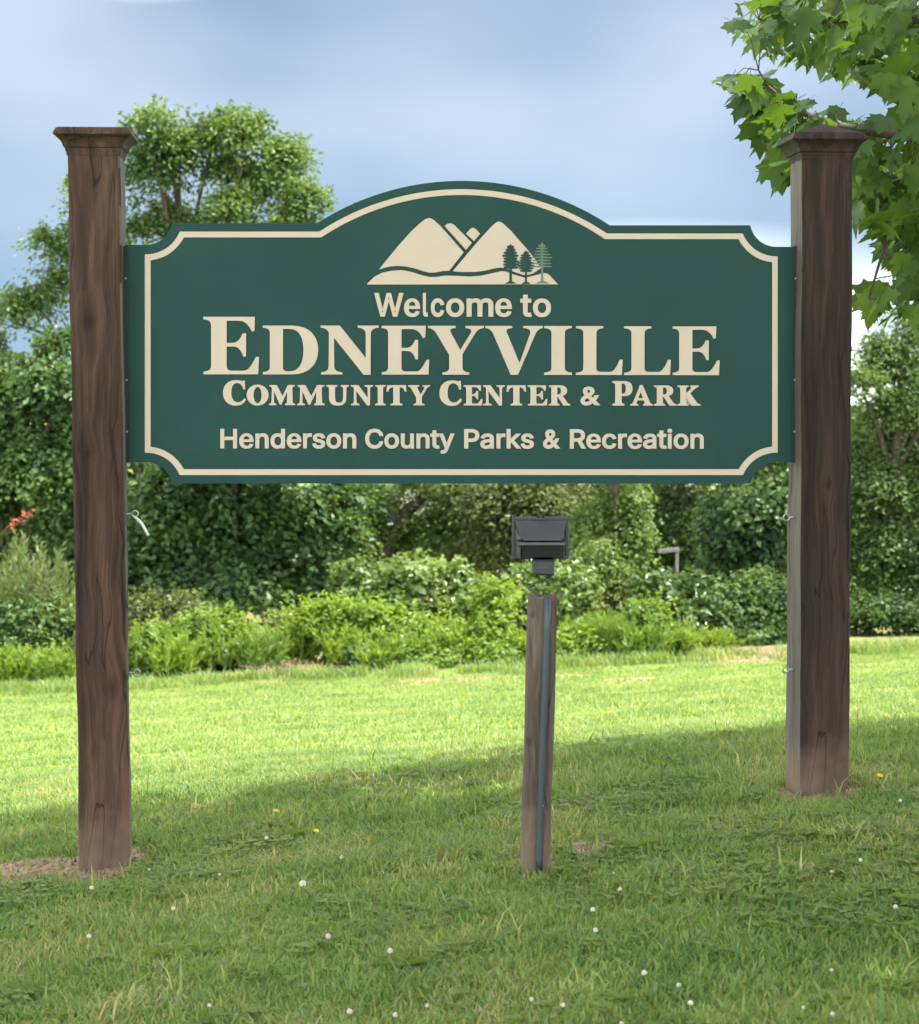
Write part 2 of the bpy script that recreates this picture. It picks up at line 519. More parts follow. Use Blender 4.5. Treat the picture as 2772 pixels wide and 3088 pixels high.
m, nt, out = newmat('ground_turf')
N = nt.nodes.new; L = nt.links.new
geo = N('ShaderNodeNewGeometry')
mpg = N('ShaderNodeMapping'); mpg.inputs['Scale'].default_value = (0.35, 1.3, 1.0)
L(geo.outputs['Position'], mpg.inputs['Vector'])
n1 = N('ShaderNodeTexNoise'); n1.inputs['Scale'].default_value = 1.1; n1.inputs['Detail'].default_value = 6; n1.inputs['Roughness'].default_value = 0.6
L(mpg.outputs['Vector'], n1.inputs['Vector'])
n2 = N('ShaderNodeTexNoise'); n2.inputs['Scale'].default_value = 45; n2.inputs['Detail'].default_value = 3
L(geo.outputs['Position'], n2.inputs['Vector'])
mxn = N('ShaderNodeMix'); mxn.data_type = 'FLOAT'; mxn.inputs['Factor'].default_value = 0.42
L(n1.outputs['Fac'], mxn.inputs['A']); L(n2.outputs['Fac'], mxn.inputs['B'])
rg = ramp(nt, [(0.30, (0.085, 0.130, 0.028)), (0.48, (0.145, 0.200, 0.042)), (0.62, (0.195, 0.240, 0.060)), (0.78, (0.23, 0.255, 0.080))])
L(mxn.outputs['Result'], rg.inputs['Fac'])
rs = ramp(nt, [(0.25, (0.13, 0.085, 0.055)), (0.5, (0.25, 0.175, 0.115)), (0.75, (0.38, 0.28, 0.19))])
n3 = N('ShaderNodeTexNoise'); n3.inputs['Scale'].default_value = 14; n3.inputs['Detail'].default_value = 6
L(geo.outputs['Position'], n3.inputs['Vector']); L(n3.outputs['Fac'], rs.inputs['Fac'])
atn = N('ShaderNodeAttribute'); atn.attribute_name = 'soil'
mg = N('ShaderNodeMix'); mg.data_type = 'RGBA'
L(atn.outputs['Fac'], mg.inputs['Factor']); L(rg.outputs['Color'], mg.inputs['A']); L(rs.outputs['Color'], mg.inputs['B'])
pg = N('ShaderNodeBsdfPrincipled'); pg.inputs['Roughness'].default_value = 0.9; pg.inputs['Specular IOR Level'].default_value = 0.1
L(mg.outputs['Result'], pg.inputs['Base Color'])
bg_ = N('ShaderNodeBump'); bg_.inputs['Strength'].default_value = 0.7; bg_.inputs['Distance'].default_value = 0.03
L(n2.outputs['Fac'], bg_.inputs['Height']); L(bg_.outputs['Normal'], pg.inputs['Normal'])
L(pg.outputs[0], out.inputs['Surface'])
M['turf'] = m
ground = link('ground', gme, M['turf'], smooth=True)
tag(ground, kind='structure')

# ------------------------------------------------------------------ white house beyond the trees
def white_house():
    Y = 52.0
    pl = at(1000, 1600, Y); pr = at(2110, 1600, Y)
    x0, x1 = pl.x, pr.x
    zb = gzf((x0+x1)/2, Y) - 0.1
    zt = at(1386, 1440, Y).z
    root = empty('white_house', ((x0+x1)/2, Y+3, zb))
    tag(root, 'white walled house hidden far behind the treeline, glimpsed through gaps in the leaves', 'house')
    def rel(p): return (p[0]-root.location.x, p[1]-root.location.y, p[2]-root.location.z)
    w = x1-x0; h = zt-zb
    mb = MB()
    mb.box((0, 0, h/2), (w, 6, h))
    mb.build('wall', M['house_wall'], root)
    for k in range(int(h/0.2)):
        MB().box((0, -3.012, 0.12+k*0.2), (w+0.02, 0.02, 0.17)).build('siding_board', M['house_wall'], root)
    r = MB()
    ov = 0.35; rh = 1.7
    prof = [(-3-ov, h-0.05), (0, h+rh), (3+ov, h-0.05), (3+ov, h-0.2), (0, h+rh-0.17), (-3-ov, h-0.2)]
    r.rings([[(-w/2-ov, a, b) for a, b in prof], [(w/2+ov, a, b) for a, b in prof]])
    r.build('roof', M['house_roof'], root)
    for fx in (-0.36, -0.12, 0.12, 0.36):
        wo = MB().box((w*fx, -3.03, h*0.55), (1.0, 0.05, 1.2)).build('window', M['house_trim'], root)
        MB().box((w*fx, -3.06, h*0.55), (0.84, 0.03, 1.04)).build('pane', M['house_glass'], wo)
        MB().box((w*fx, -3.085, h*0.55), (0.86, 0.03, 0.05)).build('glazing_bar', M['house_trim'], wo)
    d = MB().box((0, -3.03, 0.85), (0.95, 0.06, 1.7)).build('door', M['house_trim'], root)
    MB().box((0.35, -3.08, 0.9), (0.05, 0.05, 0.05)).build('handle', M['zinc'], d)
white_house()

# ------------------------------------------------------------------ foliage generator
def basis(n):
    n = n / np.linalg.norm(n, axis=1, keepdims=True)
    r = np.tile(np.array([[0.0, 0.0, 1.0]]), (len(n), 1))
    bad = np.abs(n[:, 2]) > 0.95
    r[bad] = (1, 0, 0)
    u = np.cross(r, n); u /= np.linalg.norm(u, axis=1, keepdims=True)
    w = np.cross(n, u)
    return n, u, w

def leaf_mesh(name, c, n, length, width, spin=None):
    """rhomboid leaves folded along the midrib, 2 triangles each (4 verts)"""
    k = len(c)
    n, u, w = basis(n)
    if spin is None: spin = rng.uniform(0, 2*math.pi, k)
    ca, sa = np.cos(spin)[:, None], np.sin(spin)[:, None]
    a = u*ca + w*sa; b = -u*sa + w*ca
    length = np.broadcast_to(length, (k,))[:, None]; width = np.broadcast_to(width, (k,))[:, None]
    fold = 0.18*width
    p0 = c - a*length*0.5
    p1 = c + b*width*0.5 - a*length*0.06 + n*fold
    p2 = c + a*length*0.5 - n*length*0.10
    p3 = c - b*width*0.5 - a*length*0.06 + n*fold
    v = np.stack([p0, p1, p2, p3], 1).reshape(-1, 3)
    i = (np.arange(k)*4)[:, None]
    f = np.concatenate([i+np.array([[0, 1, 2]]), i+np.array([[0, 2, 3]])], 1).reshape(-1, 3)
    return mesh_np(name, v, np.full(len(f), 3), f)

def lobe_clumps(c, r, n, shell=0.55, upbias=0.25, bottom=-0.75, flat=1.0, dmin=-0.45):
    """leaf clumps on a cluster of smaller uneven heads that make up one lobe"""
    c = np.array(c); r = np.array(r)
    ns = int(max(3, min(8, n/9)))
    sd = rng.normal(size=(ns, 3)); sd /= np.linalg.norm(sd, axis=1, keepdims=True)
    sd[:, 2] = np.maximum(sd[:, 2], bottom)
    sc = c + sd*rng.uniform(0.35, 0.92, (ns, 1))*r
    sr = rng.uniform(0.28, 0.60, ns)
    w = sr**2/np.sum(sr**2)
    P = []; Nn = []
    for i in range(ns):
        m = max(1, int(round(n*w[i])))
        d = rng.normal(size=(m*3+6, 3)); d /= np.linalg.norm(d, axis=1, keepdims=True)
        d = d[d[:, 2] > dmin][:m]
        rad = rng.uniform(shell, 1.0, len(d))**0.6
        far = rng.random(len(d)) < 0.07
        rad = np.where(far, rad*rng.uniform(1.1, 1.5, len(d)), rad)
        P.append(sc[i] + d*rad[:, None]*r*sr[i]*np.array([1.2, 1.2, 1.1*flat]))
        Nn.append(d*0.8 + sd[i]*0.3 + np.array([[0, 0, upbias]]))
    return np.concatenate(P), np.concatenate(Nn)

def clump_leaves(cp, cn, per, rad, flat=0.35, wob=0.55, droop=0.25):
    k = len(cp)*per
    n, u, w = basis(cn)
    n = np.repeat(n, per, 0); u = np.repeat(u, per, 0); w = np.repeat(w, per, 0)
    rr = rng.normal(size=(k, 3))*np.array([[1, 1, flat]])*0.5
    rad = np.repeat(np.broadcast_to(rad, (len(cp),)), per)[:, None]
    p = np.repeat(cp, per, 0) + (u*rr[:, :1] + w*rr[:, 1:2] + n*rr[:, 2:])*rad
    p[:, 2] -= droop*rad[:, 0]*(rr[:, 0]**2 + rr[:, 1]**2)
    ln = n + rng.normal(size=(k, 3))*wob
    return p, ln

def make_tree(name, label, cat, group, Y, base_px, lobes, mat, n_leaf, leaf=(0.085, 0.055), clump=0.30, per=26,
              trunk_r=0.12, trunk_pts=None, limbs=True, depth=0.85, bark='bark', wob=0.36, part='crown', shell=0.5, upbias=0.35, dy=0.0, bottom=-0.75, shoots=(0.22, 0.30), flat=0.62, dmin=-0.12):
    """lobes: (px, py, rx_px, ry_px[, weight[, dY]])"""
    bx = at(base_px, 1700, Y).x
    zb = gzf(bx, Y)
    root = empty(name, (bx, Y, zb))
    tag(root, label, cat, group)
    o = np.array([bx, Y, zb])
    s = Y/F
    P = []; Nn = []
    wsum = sum(l[2]*l[3]*(l[4] if len(l) > 4 else 1.0) for l in lobes)
    cents = []
    for l in lobes:
        wgt = l[4] if len(l) > 4 else 1.0
        yy = Y + (l[5] if len(l) > 5 else random.uniform(-0.9, 0.9)*depth*l[2]*s) + dy
        c = np.array(at(l[0], l[1], yy)); rx, rz = l[2]*s, l[3]*s
        ry = depth*min(max(rx, rz*0.8), 2.2)
        cents.append(c)
        nl = n_leaf*l[2]*l[3]*wgt/wsum
        cp, cn = lobe_clumps(c, (rx, ry, rz), max(3, int(nl/per)), shell, upbias, bottom, flat, dmin)
        g = gz(cp[:, 0], cp[:, 1]) + 0.05
        cp[:, 2] = np.maximum(cp[:, 2], g)
        p, ln = clump_leaves(cp, cn, per, clump*rng.uniform(0.7, 1.3, len(cp)), wob=wob)
        p[:, 2] = np.maximum(p[:, 2], gz(p[:, 0], p[:, 1]) + 0.02)
        P.append(p); Nn.append(ln)
        # leafy shoots that stand out of the surface and break the outline
        ks = int(len(cp)*shoots[0])
        if ks > 0:
            sel = rng.choice(len(cp), ks, replace=False)
            sd = cn[sel]/np.linalg.norm(cn[sel], axis=1, keepdims=True) + np.array([[0, 0, 0.55]]) + rng.normal(0, 0.35, (ks, 3))
            sd /= np.linalg.norm(sd, axis=1, keepdims=True)
            sl = shoots[1]*rng.uniform(0.5, 1.3, (ks, 1))
            for t in np.linspace(0.15, 1.0, 9):
                q = cp[sel] + sd*sl*t + rng.normal(0, 0.022 + 0.02*(1-t), (ks, 3)) + np.array([[0, 0, -0.25]])*sl*t*t
                q[:, 2] = np.maximum(q[:, 2], gz(q[:, 0], q[:, 1]) + 0.02)
                P.append(q); Nn.append(rng.normal(0, 0.6, (ks, 3)) + np.array([[0, 0, 0.9]]) + sd*0.3)
    P = np.concatenate(P) - o; Nn = np.concatenate(Nn)
    k = len(P)
    sz = rng.uniform(0.65, 1.25, k)
    me = leaf_mesh(part, P, Nn, leaf[0]*sz, leaf[1]*sz)
    link(part, me, mat, root)
    if trunk_r > 0:
        mb = MB()
        if trunk_pts is None:
            top = np.mean([c for c in cents], axis=0)
            hi = max(c[2] for c in cents)
            pts = [Vector((0, 0, -0.1))]
            H = hi - zb
            for t in (0.12, 0.3, 0.5, 0.7, 0.95):
                pts.append(Vector(((top[0]-o[0])*t**1.3 + random.uniform(-1, 1)*0.06*H*0.3, (top[1]-o[1])*t + random.uniform(-1, 1)*0.03*H, H*t)))
        else:
            pts = [Vector(np.array(at(a, b, Y)) - o) for a, b in trunk_pts]
        nn = len(pts)
        tr = MB(); tr.tube(pts, [trunk_r*(1.25 if i == 0 else 1-0.72*i/(nn-1)) for i in range(nn)], 9)
        tro = tr.build('trunk', M[bark], root, smooth=True)
        if limbs:
            for c in cents:
                cl = Vector(c - o)
                # leave the trunk lower than the lobe
                zt = cl.z*random.uniform(0.35, 0.7)
                j = min(range(nn), key=lambda q: abs(pts[q].z - zt))
                a = pts[j]
                mid = a.lerp(cl, 0.5) + Vector((0, 0, 0.10*(cl-a).length))
                rr = trunk_r*0.38
                lb = MB(); lb.tube([a, mid, cl], [rr, rr*0.7, rr*0.25], 6)
                for q in range(4):
                    e = cl + Vector((random.uniform(-1, 1), random.uniform(-1, 1), random.uniform(-0.2, 0.7)))*0.30
                    st = mid.lerp(cl, random.uniform(0.2, 0.9))
                    lb.tube([st, st.lerp(e, 0.5)+Vector((0, 0, 0.04)), e], [rr*0.35, rr*0.22, rr*0.08], 5)
                lb.build('limb', M[bark], root, smooth=True)
    return root

M['leaf_locust'] = leaf_mat('leaf_locust', (0.05, 0.1, 0.028), (0.09, 0.16, 0.04), (0.15, 0.225, 0.055), 0.30)
M['leaf_left'] = leaf_mat('leaf_left', (0.04, 0.088, 0.03), (0.072, 0.138, 0.04), (0.12, 0.195, 0.052), 0.28)
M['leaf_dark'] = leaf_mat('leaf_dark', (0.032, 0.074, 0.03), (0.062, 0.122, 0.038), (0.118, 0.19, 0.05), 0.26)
M['leaf_brown'] = leaf_mat('leaf_olive', (0.0540, 0.0810, 0.0270), (0.0945, 0.1283, 0.0405), (0.1485, 0.1890, 0.0607), 0.32)
M['leaf_column'] = leaf_mat('leaf_column', (0.0675, 0.1148, 0.0324), (0.1148, 0.1823, 0.0486), (0.1755, 0.2497, 0.0675), 0.34)
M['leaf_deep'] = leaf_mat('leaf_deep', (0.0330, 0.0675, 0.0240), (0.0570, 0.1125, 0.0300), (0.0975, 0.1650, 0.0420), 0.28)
M['leaf_feather'] = leaf_mat('leaf_feather', (0.058, 0.105, 0.036), (0.098, 0.165, 0.048), (0.15, 0.225, 0.06), 0.30)
M['leaf_willow'] = leaf_mat('leaf_willow', (0.0938, 0.1313, 0.0562), (0.1500, 0.2000, 0.0813), (0.2188, 0.2687, 0.1063), 0.36)
M['leaf_bright'] = leaf_mat('leaf_bright', (0.105, 0.175, 0.03), (0.175, 0.27, 0.042), (0.25, 0.335, 0.07), 0.42)
M['leaf_weed'] = leaf_mat('leaf_weed', (0.0813, 0.1500, 0.0300), (0.1438, 0.2313, 0.0450), (0.2125, 0.3000, 0.0688), 0.42)
M['leaf_vine'] = leaf_mat('leaf_vine', (0.0688, 0.1250, 0.0350), (0.1250, 0.2063, 0.0525), (0.2125, 0.2875, 0.1000), 0.34, rough=0.38, spec=0.5)
M['leaf_gloss'] = leaf_mat('leaf_gloss', (0.040, 0.085, 0.028), (0.075, 0.135, 0.040), (0.125, 0.185, 0.065), 0.28, rough=0.32, spec=0.6)
M['leaf_orange'] = leaf_mat('leaf_orange', (0.30, 0.085, 0.045), (0.50, 0.13, 0.07), (0.50, 0.22, 0.11), 0.25, tcol=(1.2, 0.9, 0.6))
M['leaf_conifer'] = leaf_mat('leaf_conifer', (0.020, 0.048, 0.026), (0.035, 0.070, 0.036), (0.055, 0.095, 0.045), 0.15)
M['brush'] = plain_mat('dry_brush', (0.13, 0.105, 0.07), 0.9, vary=0.35, vscale=6)
M['leaf_dry'] = leaf_mat('leaf_dry', (0.13, 0.095, 0.055), (0.20, 0.15, 0.09), (0.28, 0.22, 0.13), 0.25, tcol=(1.2, 1.0, 0.7))

# --- back row, dark, behind everything
BR = 'dark trees of the back row'
for bx, lob, lab in (
    (-60, [(-120, 1500, 260, 230), (60, 1620, 200, 160)], 'dark back row tree at the left edge behind the willowy bush'),
    (430, [(330, 1480, 220, 260), (470, 1640, 220, 170)], 'dark back row tree just right of the left sign post'),
    (760, [(690, 1440, 260, 260), (850, 1640, 230, 160)], 'dark back row tree behind the big layered tree left of centre'),
    (1540, [(1500, 1430, 170, 200), (1560, 1620, 220, 150)], 'dark back row tree behind the floodlight'),
    (1850, [(1820, 1430, 170, 220), (1850, 1620, 150, 160)], 'dark back row tree behind the pale columnar tree'),
    (2260, [(2270, 1420, 230, 240), (2230, 1640, 190, 150)], 'dark back row tree behind the right end of the sign'),
    (2690, [(2700, 1330, 260, 240), (2690, 1600, 260, 200)], 'dark back row tree at the right edge beyond the right post')):
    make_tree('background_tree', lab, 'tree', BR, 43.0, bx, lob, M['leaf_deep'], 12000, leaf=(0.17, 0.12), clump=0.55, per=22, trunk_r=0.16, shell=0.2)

# --- individual trees of the treeline
make_tree('locust_tree', 'tall airy locust tree rising above the sign between left post and arch', 'tree', None, 36.0, 560,
    [(450, 385, 80, 62), (540, 440, 70, 70), (480, 520, 85, 70), (650, 395, 90, 60), (760, 400, 85, 66), (860, 470, 75, 80), (690, 500, 70, 60),
     (790, 545, 95, 62), (930, 610, 70, 62), (880, 660, 90, 50), (700, 620, 85, 62), (470, 660, 95, 70), (590, 700, 60, 50),
     (165, 750, 42, 62), (110, 915, 95, 48), (30, 965, 45, 32), (190, 860, 40, 45), (290, 560, 70, 90), (300, 760, 100, 90),
     (600, 850, 330, 150, 0.5), (560, 1120, 330, 190, 0.35)],
    M['leaf_locust'], 42000, leaf=(0.105, 0.052), clump=0.36, per=22, trunk_r=0.12, shell=0.25, upbias=0.6, shoots=(0.3, 0.34),
    trunk_pts=[(560, 1750), (556, 1300), (545, 950), (540, 640), (520, 480)])
make_tree('broadleaf_tree', 'full green broadleaf tree at the left edge, left of the left post', 'tree', None, 33.0, 90,
    [(190, 1030, 62, 62), (110, 1120, 110, 80), (20, 1180, 90, 90), (180, 1200, 110, 90), (60, 1320, 130, 100), (220, 1340, 110, 110),
     (-60, 1300, 120, 160), (110, 1450, 140, 100), (-20, 1500, 120, 100), (240, 1500, 110, 100), (120, 1590, 140, 70), (-150, 1480, 130, 180)],
    M['leaf_left'], 30000, leaf=(0.11, 0.075), clump=0.34, trunk_r=0.16)
make_tree('layered_tree', 'big dark layered tree under the sign, right of the left post', 'tree', None, 31.5, 700,
    [(540, 1500, 110, 70), (700, 1510, 120, 62), (860, 1520, 110, 62), (1000, 1500, 90, 52), (480, 1610, 90, 80), (620, 1640, 130, 72),
     (800, 1650, 140, 70), (960, 1620, 110, 70), (560, 1760, 120, 72), (720, 1770, 140, 70), (880, 1760, 120, 70), (1040, 1590, 60, 60),
     (420, 1740, 60, 80), (700, 1320, 340, 150, 0.4), (650, 1120, 260, 130, 0.3)],
    M['leaf_dark'], 34000, leaf=(0.125, 0.085), clump=0.36, trunk_r=0.17, upbias=0.7, shell=0.45)
make_tree('leaning_tree', 'tree with dark leaning trunk and pale gaps, under the middle of the sign', 'tree', None, 35.0, 1150,
    [(1120, 1500, 70, 48), (1060, 1560, 60, 60), (1080, 1670, 60, 40), (1400, 1500, 70, 45), (1330, 1600, 70, 46), (1390, 1640, 60, 60), (1290, 1690, 80, 36),
     (1230, 1465, 60, 20), (1200, 1640, 60, 50, 0.8), (1240, 1590, 50, 50, 0.5), (1350, 1530, 60, 50, 0.8), (1130, 1600, 50, 50, 0.8), (1300, 1300, 230, 110, 0.5)],
    M['leaf_locust'], 15000, clump=0.30, per=18, trunk_r=0.17, limbs=False,
    trunk_pts=[(1140, 1790), (1150, 1690), (1190, 1620), (1230, 1540), (1275, 1500), (1300, 1420), (1310, 1330)])
make_tree('olive_tree', 'dark olive tree directly behind the floodlight', 'tree', None, 33.5, 1560,
    [(1480, 1510, 90, 60), (1600, 1500, 110, 60), (1700, 1520, 70, 70), (1500, 1620, 100, 70), (1620, 1620, 110, 70), (1440, 1690, 80, 50), (1720, 1640, 70, 70),
     (1580, 1330, 200, 140, 0.4)],
    M['leaf_brown'], 22000, clump=0.34, trunk_r=0.14)
make_tree('columnar_tree', 'paler columnar tree between the floodlight and the dark gap', 'tree', None, 30.5, 1850,
    [(1870, 1500, 70, 60), (1830, 1580, 75, 62), (1880, 1650, 70, 62), (1810, 1700, 75, 60), (1870, 1760, 90, 50), (1850, 1330, 110, 130, 0.4)],
    M['leaf_column'], 16000, leaf=(0.075, 0.05), clump=0.28, trunk_r=0.1)
make_tree('shadowed_tree', 'deeply shadowed tree in the dark gap right of the columnar tree', 'tree', None, 37.0, 2080,
    [(2040, 1500, 120, 70), (2120, 1590, 100, 80), (1960, 1580, 50, 80), (2120, 1700, 110, 70), (1990, 1720, 60, 50), (2060, 1330, 160, 130, 0.4)],
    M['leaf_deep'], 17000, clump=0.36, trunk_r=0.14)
make_tree('broadleaf_tree', 'dark broadleaf tree just left of the right sign post', 'tree', None, 31.5, 2290,
    [(2290, 1490, 90, 62), (2220, 1560, 80, 62), (2330, 1600, 90, 80), (2230, 1670, 90, 70), (2350, 1720, 90, 80), (2270, 1770, 100, 60), (2420, 1560, 90, 110),
     (2310, 1330, 150, 120, 0.4), (2460, 1750, 90, 110)],
    M['leaf_dark'], 24000, leaf=(0.105, 0.075), clump=0.34, trunk_r=0.14, shell=0.4)
make_tree('feathery_tree', 'tall soft feathery tree at the right edge beyond the right post', 'tree', None, 33.0, 2690,
    [(2740, 1000, 70, 60), (2640, 1060, 80, 60), (2700, 1130, 90, 62), (2600, 1180, 70, 62), (2760, 1210, 90, 70), (2660, 1270, 100, 66), (2590, 1370, 80, 70),
     (2730, 1370, 100, 70), (2640, 1470, 110, 70), (2760, 1500, 90, 80), (2590, 1570, 80, 80), (2700, 1600, 110, 80), (2640, 1700, 110, 80),
     (2760, 1720, 90, 90), (2600, 1800, 90, 80), (2720, 1840, 120, 70), (2900, 1150, 120, 180, 0.6), (2900, 1500, 120, 200, 0.6)],
    M['leaf_feather'], 44000, leaf=(0.08, 0.045), clump=0.34, trunk_r=0.15, upbias=0.6)

TL = 'trees that carry the treeline on past the picture edges'
for bx, lab, mk, Y in ((3120, 'broadleaf tree carrying the treeline on past the right edge', 'leaf_dark', 33.0), (3560, 'second broadleaf tree past the right edge', 'leaf_left', 34.0),
                       (4050, 'third broadleaf tree past the right edge', 'leaf_dark', 35.0),
                       (-420, 'broadleaf tree carrying the treeline on past the left edge', 'leaf_dark', 33.5), (-900, 'second broadleaf tree past the left edge', 'leaf_left', 34.0)):
    make_tree('broadleaf_tree', lab, 'tree', TL, Y, bx,
        [(bx-110, 1250, 160, 120), (bx+110, 1230, 160, 120), (bx, 1100, 150, 110), (bx-150, 1450, 170, 130), (bx+140, 1450, 170, 130), (bx, 1420, 190, 140),
         (bx-130, 1650, 180, 120), (bx+140, 1660, 180, 120), (bx, 1790, 230, 90)], M[mk], 16000, leaf=(0.13, 0.09), clump=0.42, trunk_r=0.15)
UG = 'dark undergrowth behind the treeline'
for k in range(9):
    bx = -150 + k*380
    make_tree('undergrowth_bush', 'dark undergrowth bush mostly hidden in the shade behind the treeline trees', 'shrub', UG, 38.5, bx,
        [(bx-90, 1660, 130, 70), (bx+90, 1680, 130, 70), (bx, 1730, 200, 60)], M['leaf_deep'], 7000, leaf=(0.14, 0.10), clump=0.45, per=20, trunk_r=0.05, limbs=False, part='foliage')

# far conifer tip at the left edge
def conifer():
    Y = 60.0
    top = at(2, 1000, Y)
    zb = gzf(top.x, Y)
    root = empty('conifer', (top.x, Y, zb))
    tag(root, 'far dark conifer whose top shows at the left edge above the broadleaf tree', 'tree')
    H = top.z - zb
    MB().tube([(0, 0, -0.1), (0, 0, H*0.6), (0, 0, H)], [0.18, 0.09, 0.01], 8).build('trunk', M['bark'], root, True)
    P = []; Nn = []
    for k in range(34):
        t = k/33
        z = H*(0.12 + 0.87*t); R = 0.05 + (1-t)*1.7
        nb = 9
        for j in range(nb):
            a = random.uniform(0, 6.28)
            q = rng.uniform(0.1, 1, 26)
            x = np.cos(a)*q*R + rng.normal(0, 0.05, 26); y = np.sin(a)*q*R + rng.normal(0, 0.05, 26)
            P.append(np.stack([x, y, z - 0.16*q*R + rng.normal(0, 0.04, 26)], 1))
            Nn.append(rng.normal(size=(26, 3)) + np.array([[0, 0, 0.8]]))
    P = np.concatenate(P); Nn = np.concatenate(Nn)
    link('crown', leaf_mesh('crown', P, Nn, 0.17, 0.05), M['leaf_conifer'], root)
conifer()

# orange dry spray on the broadleaf tree at left
def orange_spray():
    Y = 31.6
    c = at(58, 1565, Y)
    root = empty('orange_spray', c)
    tag(root, 'small spray of orange red leaves showing before the left edge tree', 'leaves')
    k = 34
    t = rng.uniform(0, 1, k)
    p0 = np.array(at(35, 1585, Y) - c); p1 = np.array(at(92, 1546, Y) - c)
    P = p0[None]*(1-t[:, None]) + p1[None]*t[:, None] + rng.normal(0, 0.030, (k, 3))
    link('leaf_cluster', leaf_mesh('leaf_cluster', P, rng.normal(size=(k, 3))+np.array([[0, -0.8, 0.5]]), 0.065, 0.045), M['leaf_orange'], root)
    MB().tube([at(0, 1618, Y+0.6)-c, at(22, 1592, Y+0.2)-c, at(60, 1570, Y)-c, at(95, 1545, Y)-c], [0.02, 0.016, 0.01, 0.004], 6).build('twig', M['twig'], root)
orange_spray()

# white post and board glimpsed in the dark gap
M['marker'] = plain_mat('weathered_white', (0.30, 0.30, 0.29), 0.8, vary=0.3, vscale=20)
def white_marker():
    Y = 33.0
    a = at(2042, 1700, Y)
    zb = gzf(a.x, Y)
    root = empty('white_marker_post', (a.x, Y, zb))
    tag(root, 'small white post with a crooked board glimpsed in the dark gap', 'post')
    h = at(2042, 1655, Y).z - zb
    MB().box((0, 0, h/2), (0.045, 0.045, h)).build('post', M['marker'], root, bevel=0.004)
    rot = Matrix.Rotation(math.radians(-6), 3, 'Y')
    MB().box((-0.13, -0.045, h-0.02), (0.32, 0.025, 0.06), rot).build('board', M['marker'], root, bevel=0.004)
white_marker()

# ------------------------------------------------------------------ shrubs and weeds in front of the trees
def shrub(label, Y, lobes, mat, n, leaf=(0.075, 0.05), clump=0.16, per=14, name='shrub', cat='shrub', group='shrubs along the treeline', **kw):
    base = sum(l[0] for l in lobes)/len(lobes)
    kw.setdefault('trunk_r', 0.03)
    kw.setdefault('shoots', (0.75, 0.26)); kw.setdefault('flat', 0.95); kw.setdefault('dmin', -0.4)
    n = int(n*0.8)
    return make_tree(name, label, cat, group, Y, base, lobes, mat, n, leaf=leaf, clump=clump, per=per, part='foliage', shell=0.35, **kw)

shrub('dark rounded shrub at the left edge below the willowy bush', 28.4, [(40, 1890, 80, 70), (140, 1900, 90, 80), (90, 1960, 120, 50), (240, 1930, 70, 70), (-60, 1900, 80, 90)],
      M['leaf_dark'], 8000, leaf=(0.085, 0.06))
shrub('glossy vine covered mound in the middle, left of the lamp post', 29.0, [(1120, 1750, 90, 52), (1230, 1740, 90, 52), (1340, 1770, 90, 56), (1430, 1810, 80, 60), (1180, 1810, 110, 60), (1300, 1840, 120, 60)],
      M['leaf_vine'], 11000, leaf=(0.10, 0.07))
shrub('bright yellow green bush mass below the vine covered mound', 28.0, [(960, 1860, 90, 52), (1080, 1850, 90, 60), (1190, 1900, 90, 70), (1060, 1930, 120, 60), (1300, 1930, 100, 70)],
      M['leaf_bright'], 9500)
shrub('bright leafy bush just left of the lamp post', 27.6, [(1430, 1920, 80, 70), (1500, 1870, 62, 90), (1540, 1960, 70, 60), (1400, 1970, 90, 40)], M['leaf_bright'], 7000)
shrub('light green bush rising directly behind the lamp post', 28.8, [(1640, 1780, 72, 62), (1580, 1800, 60, 60), (1700, 1830, 76, 76), (1640, 1880, 90, 80), (1740, 1770, 62, 52)], M['leaf_vine'], 9000, leaf=(0.09, 0.06))
shrub('low yellow green weed bush right of the lamp post foot', 27.2, [(1670, 1980, 62, 46), (1730, 1960, 60, 60), (1600, 1990, 60, 30)], M['leaf_bright'], 4200)
shrub('green shrub right of the tall grass clump', 27.6, [(1940, 1870, 60, 60), (1980, 1930, 62, 62), (1950, 1980, 66, 46)], M['leaf_weed'], 5600)
shrub('shrub with large glossy leaves before the dark gap', 28.8, [(2030, 1790, 70, 52), (2110, 1810, 70, 56), (2070, 1870, 80, 60), (2140, 1890, 62, 42), (1960, 1790, 60, 52), (2000, 1890, 50, 50)],
      M['leaf_gloss'], 7000, leaf=(0.12, 0.08))
shrub('deep green leafy mound left of the right post foot', 29.2, [(2230, 1820, 90, 72), (2320, 1850, 90, 70), (2270, 1890, 110, 46), (2420, 1850, 70, 80)], M['leaf_dark'], 8500, leaf=(0.08, 0.055))
shrub('dark undergrowth bush at the right edge beyond the right post', 30.6, [(2620, 1870, 90, 62), (2730, 1880, 90, 60), (2840, 1870, 90, 70)], M['leaf_deep'], 7000)
shrub('pale weedy bush just right of the left post', 27.6, [(430, 1960, 62, 62), (500, 1940, 70, 60), (450, 2000, 80, 36)], M['leaf_weed'], 5200)
shrub('grassy green bush between left post and brush pile', 27.8, [(600, 1920, 90, 60), (700, 1930, 90, 56), (640, 1985, 100, 46), (800, 1950, 80, 50)], M['leaf_weed'], 8000)
shrub('reddish green young bush behind the weeds right of the left post', 28.6, [(440, 1860, 70, 50), (540, 1850, 80, 42)], M['leaf_brown'], 3500)
shrub('yellow green low weeds at the left edge', 27.3, [(40, 2010, 62, 40), (110, 2030, 60, 30), (180, 2010, 50, 42), (250, 2030, 60, 30), (-50, 2020, 60, 40)], M['leaf_bright'], 5000)
shrub('small dark bush beside the brush pile', 27.3, [(1130, 1985, 60, 36), (1080, 1990, 40, 26)], M['leaf_dark'], 2500)
